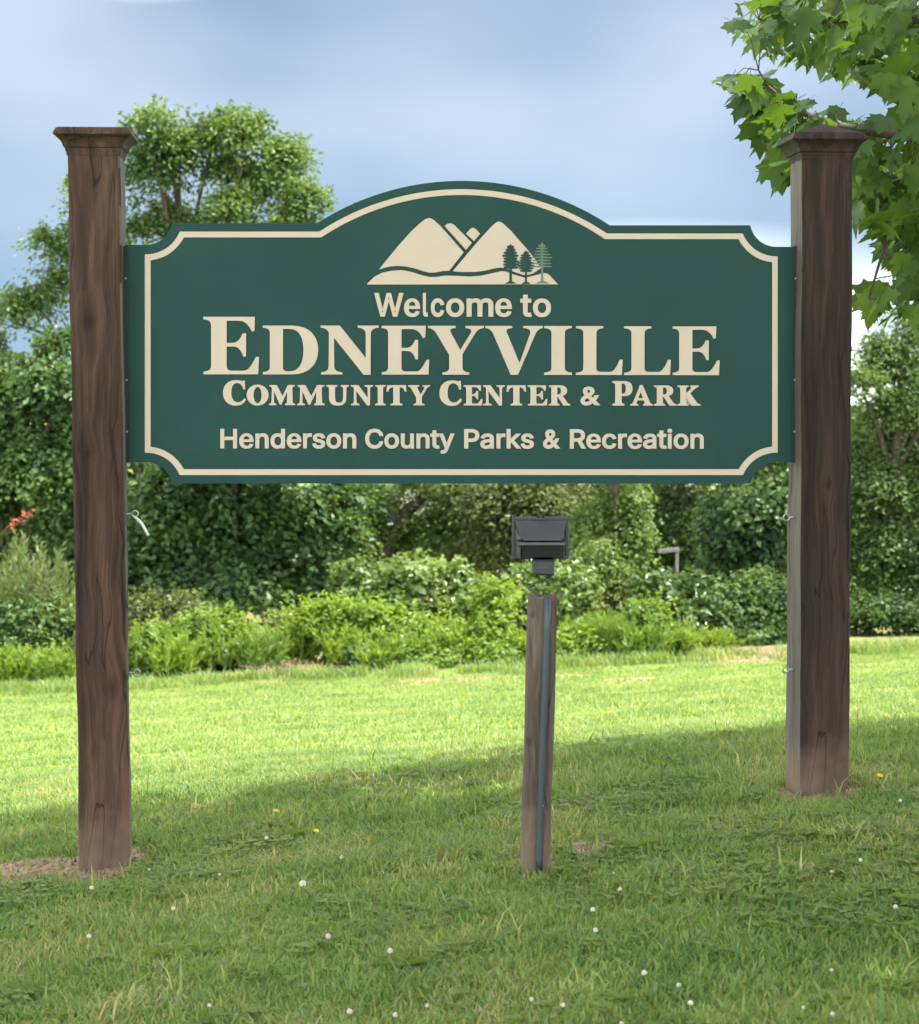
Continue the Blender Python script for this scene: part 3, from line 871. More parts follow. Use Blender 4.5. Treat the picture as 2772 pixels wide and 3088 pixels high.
shrub('low bright weeds between the brush pile and the lamp post', 27.0, [(1240, 2000, 80, 28), (1360, 2005, 80, 26), (1480, 2008, 80, 24)], M['leaf_weed'], 4600)

# upright, narrow leaved plants
def spray_plant(name, label, cat, group, Y, px0, px1, top, base_py, mat, n_stems, leaf_l, leaf_w, per, spread=0.10, depth=0.9, lean=0.25):
    a = at(px0, 1900, Y); b = at(px1, 1900, Y)
    bx = (a.x+b.x)/2
    root = empty(name, (bx, Y, gzf(bx, Y)))
    tag(root, label, cat, group)
    hmax = at((px0+px1)/2, top, Y).z - gzf(bx, Y)
    hw = (b.x-a.x)/2
    P = []; D = []
    st = MB()
    for i in range(n_stems):
        u = random.uniform(-1, 1)
        fx = u*hw*0.75; fy = random.uniform(-1, 1)*depth*0.5
        h = hmax*random.uniform(0.55, 1.0)*(1-0.25*abs(u))
        tx = fx + u*hw*lean + random.gauss(0, spread); ty = fy + random.gauss(0, spread)
        z0 = gzf(bx+fx, Y+fy) - root.location.z
        p0 = Vector((fx, fy, z0)); p1 = Vector((fx*0.6+tx*0.4, fy*0.6+ty*0.4, z0+h*0.55)); p2 = Vector((tx, ty, z0+h))
        if i % 3 == 0: st.tube([p0, p1, p2], [0.008, 0.006, 0.002], 4)
        t = rng.uniform(0.12, 1.0, per)
        q = (np.array(p0)[None]*((1-t)**2)[:, None] + 2*np.array(p1)[None]*(t*(1-t))[:, None] + np.array(p2)[None]*(t**2)[:, None])
        d = np.array(p2-p0)[None]/h + rng.normal(0, 0.45, (per, 3))
        P.append(q); D.append(d)
    P = np.concatenate(P); D = np.concatenate(D)
    k = len(P)
    D /= np.linalg.norm(D, axis=1, keepdims=True)
    side = np.cross(D, rng.normal(size=(k, 3))); side /= np.linalg.norm(side, axis=1, keepdims=True)
    ll = (leaf_l*rng.uniform(0.6, 1.3, k))[:, None]; ww = leaf_w*rng.uniform(0.7, 1.2, k)[:, None]
    v = np.stack([P, P+D*ll*0.45+side*ww*0.5, P+D*ll, P+D*ll*0.45-side*ww*0.5], 1).reshape(-1, 3)
    i4 = (np.arange(k)*4)[:, None]
    f = np.concatenate([i4+np.array([[0, 1, 2]]), i4+np.array([[0, 2, 3]])], 1).reshape(-1, 3)
    link('foliage', mesh_np('foliage', v, np.full(len(f), 3), f), mat, root)
    st.build('stems', M['stem'], root)
    return root

SH = 'shrubs along the treeline'
spray_plant('willow_bush', 'pale grey green willowy bush with upright shoots at the left edge', 'shrub', SH, 29.2, -60, 260, 1600, 1900, M['leaf_willow'], 170, 0.12, 0.022, 46, spread=0.08, lean=0.15)
spray_plant('tall_grass_clump', 'tall feathery grass clump right of the lamp post', 'grass clump', None, 27.2, 1740, 1890, 1850, 2030, M['leaf_weed'], 120, 0.16, 0.014, 26, spread=0.07, depth=0.5, lean=0.45)
GRP = 'leafy weeds at the treeline foot'
for (a, b, top, lab, mt, Y) in (
    (560, 760, 1860, 'tall feathery weeds standing left of the brush pile', 'leaf_weed', 27.5),
    (380, 470, 1880, 'thin upright weeds touching the left post', 'leaf_weed', 27.4),
    (1880, 2010, 1880, 'upright weeds before the green shrub right of the tall grass', 'leaf_weed', 27.0),
    (1190, 1330, 1910, 'upright bright weeds below the vine covered mound', 'leaf_bright', 27.4),
    (220, 270, 1900, 'brown green weed spike beside the left post', 'leaf_brown', 27.5),
    (850, 960, 1840, 'tall yellow green weeds behind the brush pile', 'leaf_bright', 28.2),
    (2120, 2190, 1900, 'sparse weeds at the edge of the brown mulch', 'leaf_weed', 27.6),
    (1520, 1640, 1890, 'upright weeds behind the lamp post foot', 'leaf_bright', 27.4),
    (460, 580, 1900, 'pale upright weeds a little right of the left post', 'leaf_bright', 27.2),
    (720, 840, 1900, 'yellow green weeds standing over the brush pile left end', 'leaf_weed', 27.3),
    (980, 1110, 1870, 'tall bright weeds behind the right end of the brush pile', 'leaf_bright', 27.6),
    (1330, 1450, 1860, 'bright ragged weeds left of the lamp post', 'leaf_bright', 27.5),
    (1090, 1200, 1930, 'short bright weeds along the lawn edge left of centre', 'leaf_weed', 27.0),
    (1690, 1780, 1870, 'thin bright weeds between lamp post and tall grass clump', 'leaf_bright', 27.5),
    (2000, 2100, 1870, 'ragged weeds before the large leaved glossy shrub', 'leaf_weed', 27.5),
    (-20, 100, 1950, 'bright weeds at the left edge of the lawn', 'leaf_bright', 27.0),
    (110, 220, 1960, 'bright weeds left of the left post', 'leaf_weed', 27.0)):
    spray_plant('weed_clump', lab, 'weeds', GRP, Y, a, b, top, 2020, M[mt], 60, 0.11, 0.028, 30, spread=0.11, depth=0.6, lean=0.35)

def brush_pile():
    Y = 26.9
    c = ground_hit(890, 2032); 
    root = empty('brush_pile', c)
    tag(root, 'heap of dry brown brush and cut stems on the lawn edge', 'brush pile')
    for k in range(45):
        u = random.uniform(-1, 1); v = random.uniform(-0.5, 0.5)
        x = u*0.62; y = v*0.5
        L_ = random.uniform(0.25, 0.6); a = random.uniform(0, 6.28)
        z = max(0.02, 0.09*(1-u*u)*random.uniform(0.1, 1))
        d = Vector((math.cos(a), math.sin(a)*0.6, random.uniform(-0.25, 0.35)))*L_*0.5
        p = Vector((x, y, z))
        e0 = p-d; e1 = p+d
        e0.z = max(e0.z, 0.01); e1.z = max(e1.z, 0.01)
        MB().tube([e0, p+Vector((0, 0, random.uniform(0, 0.03))), e1], [0.010, 0.008, 0.004], 5).build('stick', M['brush'], root)
    k = 420
    u = rng.uniform(-1, 1, k)
    P = np.stack([u*0.6, rng.uniform(-0.3, 0.3, k), np.maximum(0.02, 0.12*(1-u*u)*rng.uniform(0, 1.1, k))], 1)
    o = link('dry_leaves', leaf_mesh('dry_leaves', P, rng.normal(size=(k, 3))+np.array([[0, 0, 0.3]]), 0.07*rng.uniform(0.5, 2.0, k), 0.03), M['leaf_dry'], root)
    o['kind'] = 'stuff'
brush_pile()

# ------------------------------------------------------------------ grass
def grass_mat(name, stops, trans=0.42):
    m, nt, out = newmat(name)
    N = nt.nodes.new; L = nt.links.new
    geo = N('ShaderNodeNewGeometry')
    n1 = N('ShaderNodeTexNoise'); n1.inputs['Scale'].default_value = 1.7; n1.inputs['Detail'].default_value = 5
    L(geo.outputs['Position'], n1.inputs['Vector'])
    ma = N('ShaderNodeMath'); ma.operation = 'MULTIPLY_ADD'; ma.inputs[1].default_value = 0.75
    mb = N('ShaderNodeMath'); mb.operation = 'MULTIPLY_ADD'; mb.inputs[1].default_value = 0.8; mb.inputs[2].default_value = -0.28
    mb.inputs[1].default_value = 1.25; mb.inputs[2].default_value = -0.50
    L(n1.outputs['Fac'], mb.inputs[0]); L(geo.outputs['Random Per Island'], ma.inputs[0]); L(mb.outputs[0], ma.inputs[2])
    r = ramp(nt, stops); L(ma.outputs[0], r.inputs['Fac'])
    p = N('ShaderNodeBsdfPrincipled'); p.inputs['Roughness'].default_value = 0.5; p.inputs['Specular IOR Level'].default_value = 0.3
    L(r.outputs['Color'], p.inputs['Base Color'])
    t = N('ShaderNodeBsdfTranslucent')
    mx = N('ShaderNodeMix'); mx.data_type = 'RGBA'; mx.blend_type = 'MULTIPLY'; mx.inputs['Factor'].default_value = 1
    L(r.outputs['Color'], mx.inputs['A']); mx.inputs['B'].default_value = (1.8, 1.6, 0.8, 1)
    L(mx.outputs['Result'], t.inputs['Color'])
    s = N('ShaderNodeMixShader'); s.inputs['Fac'].default_value = trans
    L(p.outputs[0], s.inputs[1]); L(t.outputs[0], s.inputs[2]); L(s.outputs[0], out.inputs['Surface'])
    return m
M['grass'] = grass_mat('grass_blade', [(0.02, (0.056, 0.126, 0.036)), (0.30, (0.108, 0.198, 0.052)), (0.58, (0.170, 0.255, 0.074)), (0.84, (0.232, 0.290, 0.105)), (0.98, (0.38, 0.34, 0.19))])
M['clover_leaf'] = leaf_mat('clover_leaf', (0.075, 0.130, 0.026), (0.120, 0.185, 0.036), (0.175, 0.235, 0.050), 0.38, patch=3.0, spec=0.2, rough=0.6)

def scatter(y0, y1, density, margin, dens_pow=1.0):
    xm = 1386.0/F*y1 + margin
    n = int((y1-y0)*2*xm*density)
    x = rng.uniform(-xm, xm, n); y = rng.uniform(y0, y1, n)
    keep = np.abs(x) < (1386.0/F*y + margin)
    keep &= rng.random(n) < (0.35 + 0.9*vnoise(x, y, 7, 21)*vnoise(x, y, 1.6, 22)*2)
    keep &= rng.random(n) > 0.93*soil_mask(x, y)
    return x[keep], y[keep]

def blades(name, x, y, h, w, lean, seg=2):
    k = len(x)
    z = lump(x, y) - 0.004
    hv = h*rng.uniform(0.45, 1.25, k)*(0.7+0.6*vnoise(x, y, 3.0, 31))
    a = rng.uniform(0, 2*math.pi, k)
    ln = lean*rng.uniform(0.15, 1.2, k)*hv
    dx, dy = np.cos(a)*ln, np.sin(a)*ln
    b = a + rng.uniform(0.9, 2.2, k)
    sx, sy = np.cos(b)*w*0.5*rng.uniform(0.7, 1.3, k), np.sin(b)*w*0.5
    base = np.stack([x, y, z], 1)
    side = np.stack([sx, sy, np.zeros(k)], 1)
    mid = base + np.stack([dx*0.35, dy*0.35, hv*0.6], 1)
    tip = base + np.stack([dx, dy, hv*np.sqrt(np.maximum(1-(0.7*lean)**2*0.3, 0.3))], 1)
    if seg == 2:
        v = np.stack([base-side, base+side, mid+side*0.8, mid-side*0.8, tip], 1).reshape(-1, 3)
        i = (np.arange(k)*5)[:, None]
        f = np.concatenate([i+np.array([[0, 1, 2]]), i+np.array([[0, 2, 3]]), i+np.array([[3, 2, 4]])], 1).reshape(-1, 3)
    else:
        v = np.stack([base-side, base+side, tip], 1).reshape(-1, 3)
        f = (np.arange(k)*3)[:, None]+np.array([[0, 1, 2]])
    me = mesh_np(name, v, np.full(len(f), 3), f)
    o = link(name, me, M['grass'])
    return o

x, y = scatter(4.6, 8.6, 11500, 0.7)
tag(blades('near_grass', x, y, 0.037, 0.0060, 1.0), 'shaded mown grass around and before the sign posts', 'grass', kind='stuff')
x, y = scatter(8.6, 12.5, 6000, 0.7)
tag(blades('lawn_grass', x, y, 0.048, 0.0065, 0.9), 'mown grass along the crest behind the sign', 'grass', kind='stuff')
x, y = scatter(12.5, 27.5, 1100, 0.9)
tag(blades('far_lawn_grass', x, y, 0.038, 0.012, 1.0, 1), 'sunlit mown lawn sloping down to the treeline', 'grass', kind='stuff')
# long coarse blades here and there
x, y = scatter(4.8, 11.5, 55, 0.6)
tag(blades('coarse_grass', x, y, 0.10, 0.0075, 0.9), 'longer coarse blades scattered through the mown grass', 'grass', kind='stuff')

# unmown tufts along the treeline edge
x = rng.uniform(-6.6, 6.6, 30000); y = 26.3 + 0.10*x + rng.normal(0, 0.45, 30000) + 1.0*(vnoise(x, x*0+3, 0.8, 77)-0.5)
k = rng.random(30000) < np.clip(vnoise(x, y, 2.5, 78)*1.9-0.55, 0, 1)
tag(blades('edge_grass', x[k], y[k], 0.13, 0.012, 0.8), 'ragged unmown grass along the edge of the treeline', 'grass', kind='stuff')
# dry thatch lying between the blades
M['thatch'] = grass_mat('dry_thatch', [(0.1, (0.12, 0.095, 0.045)), (0.5, (0.22, 0.18, 0.085)), (0.9, (0.33, 0.28, 0.15))], 0.25)
x, y = scatter(4.7, 10.5, 1500, 0.6)
th = blades('thatch', x, y, 0.022, 0.0045, 3.0)
th.data.materials.clear(); th.data.materials.append(M['thatch'])
tag(th, 'dry straw coloured thatch lying in the shaded turf', 'thatch', kind='stuff')

# crumbs of earth and bits of litter on the bare patches
def soil_crumbs():
    x = rng.uniform(-3.2, 3.2, 60000); y = rng.uniform(4.8, 10.5, 60000)
    k = rng.random(60000) < soil_mask(x, y)*0.75
    x, y = x[k], y[k]
    n = len(x)
    r = 0.004 + 0.010*rng.random(n)**3
    c = np.stack([x, y, lump(x, y)+r*0.3], 1)
    d = np.array([[1, 0, 0], [-1, 0, 0], [0, 1, 0], [0, -1, 0], [0, 0, 1], [0, 0, -1]], float)
    v = c[:, None] + d[None]*r[:, None, None]*rng.uniform(0.5, 1.2, (n, 6, 1)) + rng.normal(0, 0.15, (n, 6, 3))*r[:, None, None]
    tri = np.array([[0, 2, 4], [2, 1, 4], [1, 3, 4], [3, 0, 4], [2, 0, 5], [1, 2, 5], [3, 1, 5], [0, 3, 5]])
    f = ((np.arange(n)*6)[:, None, None]+tri[None]).reshape(-1, 3)
    o = link('soil_crumbs', mesh_np('soil_crumbs', v.reshape(-1, 3), np.full(len(f), 3), f), plain_mat('soil_crumb', (0.20, 0.14, 0.09), 0.95, vary=0.45, vscale=40))
    tag(o, 'loose crumbs of bare earth round the post feet', 'soil', kind='stuff')
soil_crumbs()
def rosettes():
    x, y = scatter(4.9, 11.0, 6, 0.4)
    V = []; Fc = []; n0 = 0
    for a, b in zip(x, y):
        m_ = random.randint(5, 9); z = float(lump(a, b)); L0 = random.uniform(0.035, 0.085)
        for k in range(m_):
            an = 6.283*k/m_ + random.uniform(-0.3, 0.3); L_ = L0*random.uniform(0.7, 1.2); w_ = L_*random.uniform(0.14, 0.24)
            d = np.array([math.cos(an), math.sin(an), 0]); p = np.array([-d[1], d[0], 0]); up = random.uniform(0.3, 0.8)
            o_ = np.array([a, b, z+0.008])
            pts = [o_, o_+d*L_*0.4+p*w_+np.array([0, 0, up*L_*0.38]), o_+d*L_*0.75+p*w_*0.9+np.array([0, 0, up*L_*0.5]), o_+d*L_+np.array([0, 0, up*L_*0.42]),
                   o_+d*L_*0.75-p*w_*0.9+np.array([0, 0, up*L_*0.5]), o_+d*L_*0.4-p*w_+np.array([0, 0, up*L_*0.38])]
            V += pts; Fc += [n0, n0+1, n0+2, n0+3, n0, n0+3, n0+4, n0+5]; n0 += 6
    o = link('broadleaf_weeds', mesh_np('broadleaf_weeds', np.array(V), np.full(len(Fc)//4, 4), np.array(Fc)), M['clover_leaf'])
    tag(o, 'low broadleaf weeds growing flat among the grass', 'weeds', kind='stuff')

# clover and broad weeds lying in the turf
def clover_leaves():
    x, y = scatter(4.8, 11.0, 620, 0.5)
    m_ = vnoise(x, y, 1.1, 41)*0.6 + vnoise(x, y, 4, 42)*0.4
    k = (m_ > 0.57) | (rng.random(len(x)) < 0.06)
    x, y = x[k], y[k]
    X = np.repeat(x, 3); Y = np.repeat(y, 3)
    n = len(X)
    an = np.tile(np.array([0, 2.09, 4.19]), len(x)) + np.repeat(rng.uniform(0, 6.28, len(x)), 3)
    r = 0.009*np.repeat(rng.uniform(0.8, 1.6, len(x)), 3)
    hz = np.repeat(rng.uniform(0.012, 0.036, len(x)), 3)
    c = np.stack([X+np.cos(an)*r, Y+np.sin(an)*r, lump(X, Y)+hz], 1)
    u = np.stack([np.cos(an), np.sin(an), rng.uniform(-0.1, 0.35, n)], 1)
    w = np.stack([-np.sin(an), np.cos(an), rng.uniform(-0.2, 0.2, n)], 1)
    r_ = r[:, None]
    pts = [(-1, 0), (-0.2, -0.75), (0.8, -0.75), (1.05, 0), (0.8, 0.75), (-0.2, 0.75)]
    v = np.stack([c+u*r_*a+w*r_*b for a, b in pts], 1).reshape(-1, 3)
    f = (np.arange(n)*6)[:, None]+np.arange(6)[None]
    o = link('clover_leaves', mesh_np('clover_leaves', v, np.full(n, 6), f), M['clover_leaf'])
    tag(o, 'clover leaves growing low in the shaded turf', 'clover', kind='stuff')
clover_leaves()
rosettes()

# ------------------------------------------------------------------ clover flowers, dandelions
def clover_mesh():
    mb = MB()
    for k in range(46):
        t = (k+0.5)/46
        ph = math.acos(1-1.75*t); th = 2.39996*k
        d = Vector((math.sin(ph)*math.cos(th), math.sin(ph)*math.sin(th), math.cos(ph)))
        p = d*0.0085
        mb.tube([p*0.3, p, p*1.28], [0.0011, 0.0024, 0.0008], 4)
    me = bpy.data.meshes.new('flower_head'); me.from_pydata(mb.v, [], mb.f); me.materials.append(M['clover_white'])
    s = MB().tube([(0.004, 0.002, -0.058), (0.002, 0.0, -0.03), (0, 0, -0.002)], [0.0011, 0.001, 0.001], 5)
    ms = bpy.data.meshes.new('stem'); ms.from_pydata(s.v, [], s.f); ms.materials.append(M['stem'])
    return me, ms
HEAD, STEM = clover_mesh()
CLOVERS = [(804, 2506), (914, 2672), (523, 2723), (269, 2810), (990, 2819), (1177, 2858), (632, 3017), (1054, 3045), (1192, 3058), (1288, 3022), (663, 2612), (277, 2662),
           (1031, 2571), (592, 2396), (1788, 2737), (1870, 2663), (1851, 2607), (2595, 2578), (2508, 2605), (2508, 2914), (1943, 2931), (2047, 2963), (2082, 3021), (2510, 3054),
           (1698, 3018), (1875, 3065), (2423, 3014), (1796, 2799), (2715, 2393), (2195, 2157), (1603, 2999), (450, 2600), (10, 2440), (2700, 2725)]
for i, (px, py) in enumerate(CLOVERS):
    g = ground_hit(px, py + 0.055*F/7.0)
    s = random.uniform(0.42, 0.78)*(1.4 if i in (0, 1, 14) else 1.0)
    o = empty('clover_flower', (g.x, g.y, float(lump(g.x, g.y)) + 0.058*s))
    o.scale = (s, s, s)
    o.rotation_euler = (random.uniform(-0.4, 0.4), random.uniform(-0.4, 0.4), random.uniform(0, 6.28))
    tag(o, 'small white clover flower head standing in the mown grass', 'flower', 'white clover flowers in the lawn')
    a = link('flower_head', HEAD, None, o); b = link('stem', STEM, None, o)
def dandelion_mesh():
    mb = MB()
    for ring, (nn, r, z) in enumerate(((14, 0.014, 0.000), (11, 0.010, 0.003), (7, 0.006, 0.005))):
        for k in range(nn):
            a = 2*math.pi*k/nn + ring*0.3
            d = Vector((math.cos(a), math.sin(a), 0)); s = Vector((-d.y, d.x, 0))*0.0022
            n = len(mb.v)
            for p in (Vector((0, 0, z-0.002)), d*r*0.6+s+Vector((0, 0, z)), d*r+Vector((0, 0, z+0.002)), d*r*0.6-s+Vector((0, 0, z))): mb.v.append(tuple(p))
            mb.f.append((n, n+1, n+2, n+3))
    me = bpy.data.meshes.new('flower_head'); me.from_pydata(mb.v, [], mb.f); me.materials.append(M['dandelion'])
    return me
DAN = dandelion_mesh()
for (px, py, lab) in ((954, 2504, 'yellow dandelion in the grass right of the left post'), (2653, 2340, 'yellow dandelion in the grass right of the right post'), (832, 2440, 'yellow dandelion near the edge of the shade left of the lamp post')):
    g = ground_hit(px, py + 0.05*F/8.0)
    o = empty('dandelion', (g.x, g.y, float(lump(g.x, g.y)) + 0.052))
    o.rotation_euler = (0.35, 0.1, 0.4)
    tag(o, lab, 'flower', 'dandelions in the lawn')
    link('flower_head', DAN, None, o); link('stem', STEM, None, o)

# ------------------------------------------------------------------ the welcome sign
YAW = math.radians(2.5)
U = Vector((math.cos(YAW), math.sin(YAW), 0))
NB = Vector((math.sin(YAW), -math.cos(YAW), 0))          # towards the camera
P0 = at(1393, 1066, 8.16)                                 # centre of the panel face
sign = empty('welcome_sign', (P0.x, P0.y, gzf(P0.x, P0.y)))
tag(sign, 'dark green park welcome sign with cream lettering hung between two brown timber posts', 'sign')
MP = Matrix(((U.x, 0, NB.x), (U.y, 0, NB.y), (U.z, 1, NB.z))).to_4x4()
MP.translation = P0 - sign.location

def uv(px, py):
    p = on_plane(px, py, P0, NB) - P0
    return (p.dot(U), p.z)

def sign_child(o, parent=None, w=0.0):
    """o has vertices in panel coordinates (u, v, out)"""
    if parent is None:
        o.parent = sign
        o.matrix_local = MP @ Matrix.Translation((0, 0, w))
    else:
        o.parent = parent
        o.matrix_local = Matrix.Translation((0, 0, w))
    return o

def area(c):
    return 0.5*sum(c[i][0]*c[(i+1) % len(c)][1]-c[(i+1) % len(c)][0]*c[i][1] for i in range(len(c)))
def inside(p, c):
    r = False; j = len(c)-1
    for i in range(len(c)):
        if (c[i][1] > p[1]) != (c[j][1] > p[1]) and p[0] < (c[j][0]-c[i][0])*(p[1]-c[i][1])/(c[j][1]-c[i][1])+c[i][0]: r = not r
        j = i
    return r
def clean(c, eps=1e-6):
    o = []
    for p in c:
        if not o or (p[0]-o[-1][0])**2+(p[1]-o[-1][1])**2 > eps**2: o.append(p)
    if len(o) > 2 and (o[0][0]-o[-1][0])**2+(o[0][1]-o[-1][1])**2 < eps**2: o.pop()
    return o
def orient(cs):
    """outer contours counter-clockwise, holes clockwise"""
    out_ = []
    for i, c in enumerate(cs):
        depth = sum(1 for j, d in enumerate(cs) if j != i and sum(inside(p, d) for p in c) > 0.5*len(c))
        a = area(c)
        if (depth % 2 == 0) != (a > 0): c = c[::-1]
        out_.append(c)
    return out_
def grow(cs, d):
    """offset oriented contours outwards by d"""
    res = []
    for c in cs:
        n = len(c); q = []
        for i in range(n):
            a, b, e = c[i-1], c[i], c[(i+1) % n]
            t1 = (b[0]-a[0], b[1]-a[1]); t2 = (e[0]-b[0], e[1]-b[1])
            l1 = math.hypot(*t1) or 1e-9; l2 = math.hypot(*t2) or 1e-9
            n1 = (t1[1]/l1, -t1[0]/l1); n2 = (t2[1]/l2, -t2[0]/l2)
            m_ = (n1[0]+n2[0], n1[1]+n2[1]); ml = m_[0]**2+m_[1]**2
            k = 2*d/ml if ml > 0.5 else d*1.6/math.sqrt(max(ml, 1e-6))
            q.append((b[0]+m_[0]*k, b[1]+m_[1]*k))
        res.append(q)
    return res

def fill_mesh(name, contours, half, bevel=0.0):
    cu = bpy.data.curves.new(name, 'CURVE')
    cu.dimensions = '2D'; cu.fill_mode = 'BOTH'
    cu.extrude = half; cu.bevel_depth = bevel; cu.bevel_resolution = 1
    for c in contours:
        s = cu.splines.new('POLY')
        s.points.add(len(c)-1)
        s.points.foreach_set('co', [k for p in c for k in (p[0], p[1], 0, 1)])
        s.use_cyclic_u = True
    tmp = bpy.data.objects.new('tmp', cu)
    col.objects.link(tmp)
    bpy.context.view_layer.update()
    dg = bpy.context.evaluated_depsgraph_get()
    me = bpy.data.meshes.new_from_object(tmp.evaluated_get(dg))
    me.name = name
    bpy.data.objects.remove(tmp); bpy.data.curves.remove(cu)
    me.materials.clear()
    return me

# outline of the board in photograph pixels
def arc(cx, cy, r, a0, a1, n=14):
    return [(cx+r*math.cos(math.radians(a0+(a1-a0)*k/n)), cy-r*math.sin(math.radians(a0+(a1-a0)*k/n))) for k in range(n+1)]
ARC_C = (1393, 545+810)
def outline(inset, xl, xr, r):
    """board outline, inset in pixels; r = radius of the scooped corners"""
    yt, yt2, yb = 673+inset, 679+inset*0.98, 1458-inset
    cs = ((441, 658), (2342, 664), (2342, 1474), (441, 1474))
    pts = []
    def scoop(c, vx, hy, order):
        # from the vertical side x=vx to the horizontal side y=hy
        dv = math.sqrt(max(r*r-(vx-c[0])**2, 1)); dh = math.sqrt(max(r*r-(hy-c[1])**2, 1))
        pv = (vx, c[1]+dv*order[1]); ph = (c[0]+dh*order[0], hy)
        a = math.atan2(-(pv[1]-c[1]), pv[0]-c[0]); b = math.atan2(-(ph[1]-c[1]), ph[0]-c[0])
        while b-a > math.pi: b -= 2*math.pi
        while b-a < -math.pi: b += 2*math.pi
        return [(c[0]+r*math.cos(a+(b-a)*k/14), c[1]-r*math.sin(a+(b-a)*k/14)) for k in range(15)]
    tl = scoop(cs[0], max(xl, 441-r+1) if inset == 0 else xl, yt, (1, 1))
    if inset == 0: tl = [(xl, cs[0][1]+r)] + [p for p in scoop(cs[0], 441, yt, (1, 1))]
    tr = scoop(cs[1], 2342 if inset == 0 else xr, yt2, (-1, 1))[::-1]
    if inset == 0: tr = tr + [(xr, cs[1][1]+r)]
    br = scoop(cs[2], 2342 if inset == 0 else xr, yb, (-1, -1))
    if inset == 0: br = [(xr, cs[2][1]-r)] + br
    bl = scoop(cs[3], 441 if inset == 0 else xl, yb, (1, -1))[::-1]
    if inset == 0: bl = bl + [(xl, cs[3][1]-r)]
    R = 810-inset
    def ax(y): return math.sqrt(R*R-(ARC_C[1]-y)**2)
    a0 = math.degrees(math.atan2(ARC_C[1]-yt, -ax(yt))); a1 = math.degrees(math.atan2(ARC_C[1]-yt2, ax(yt2)))
    top = arc(ARC_C[0], ARC_C[1], R, a0, a1, 40)
    return clean([uv(*p) for p in tl + top + tr + br + bl])

board_c = orient([outline(0, 376, 2404, 80)])
s_out = orient([outline(25.5, 437, 2346, 109)])
s_in = orient([outline(42.5, 454, 2330, 127)])

PT = 0.030
me = fill_mesh('panel', board_c, PT/2 - 0.004)
panel = sign_child(link('panel', me, M['sign_groove']), w=-0.0115 - PT/2)

# ---- lettering
def path(s):
    out_ = []; cur = []; p = (0, 0)
    tk = s.replace('M', ' M ').replace('L', ' L ').replace('Q', ' Q ').replace('C', ' C ').replace('Z', ' Z ').split()
    i = 0
    while i < len(tk):
        c = tk[i]; i += 1
        take = lambda n: [float(tk[i+k]) for k in range(n)]
        if c == 'M':
            a = take(2); i += 2; cur = [tuple(a)]; p = tuple(a)
        elif c == 'L':
            a = take(2); i += 2; cur.append(tuple(a)); p = tuple(a)
        elif c == 'Q':
            a = take(4); i += 4
            for k in range(1, 6):
                t = k/5; cur.append(((1-t)**2*p[0]+2*t*(1-t)*a[0]+t*t*a[2], (1-t)**2*p[1]+2*t*(1-t)*a[1]+t*t*a[3]))
            p = (a[2], a[3])
        elif c == 'C':
            a = take(6); i += 6
            for k in range(1, 9):
                t = k/8
                cur.append(tuple((1-t)**3*p[j]+3*t*(1-t)**2*a[j]+3*t*t*(1-t)*a[2+j]+t**3*a[4+j] for j in (0, 1)))
            p = (a[4], a[5])
        elif c == 'Z':
            out_.append(clean(cur, 1e-4)); cur = []
    return out_
def ell(cx, cy, rx, ry, n=28):
    return [(cx+rx*math.cos(2*math.pi*k/n), cy+ry*math.sin(2*math.pi*k/n)) for k in range(n)]

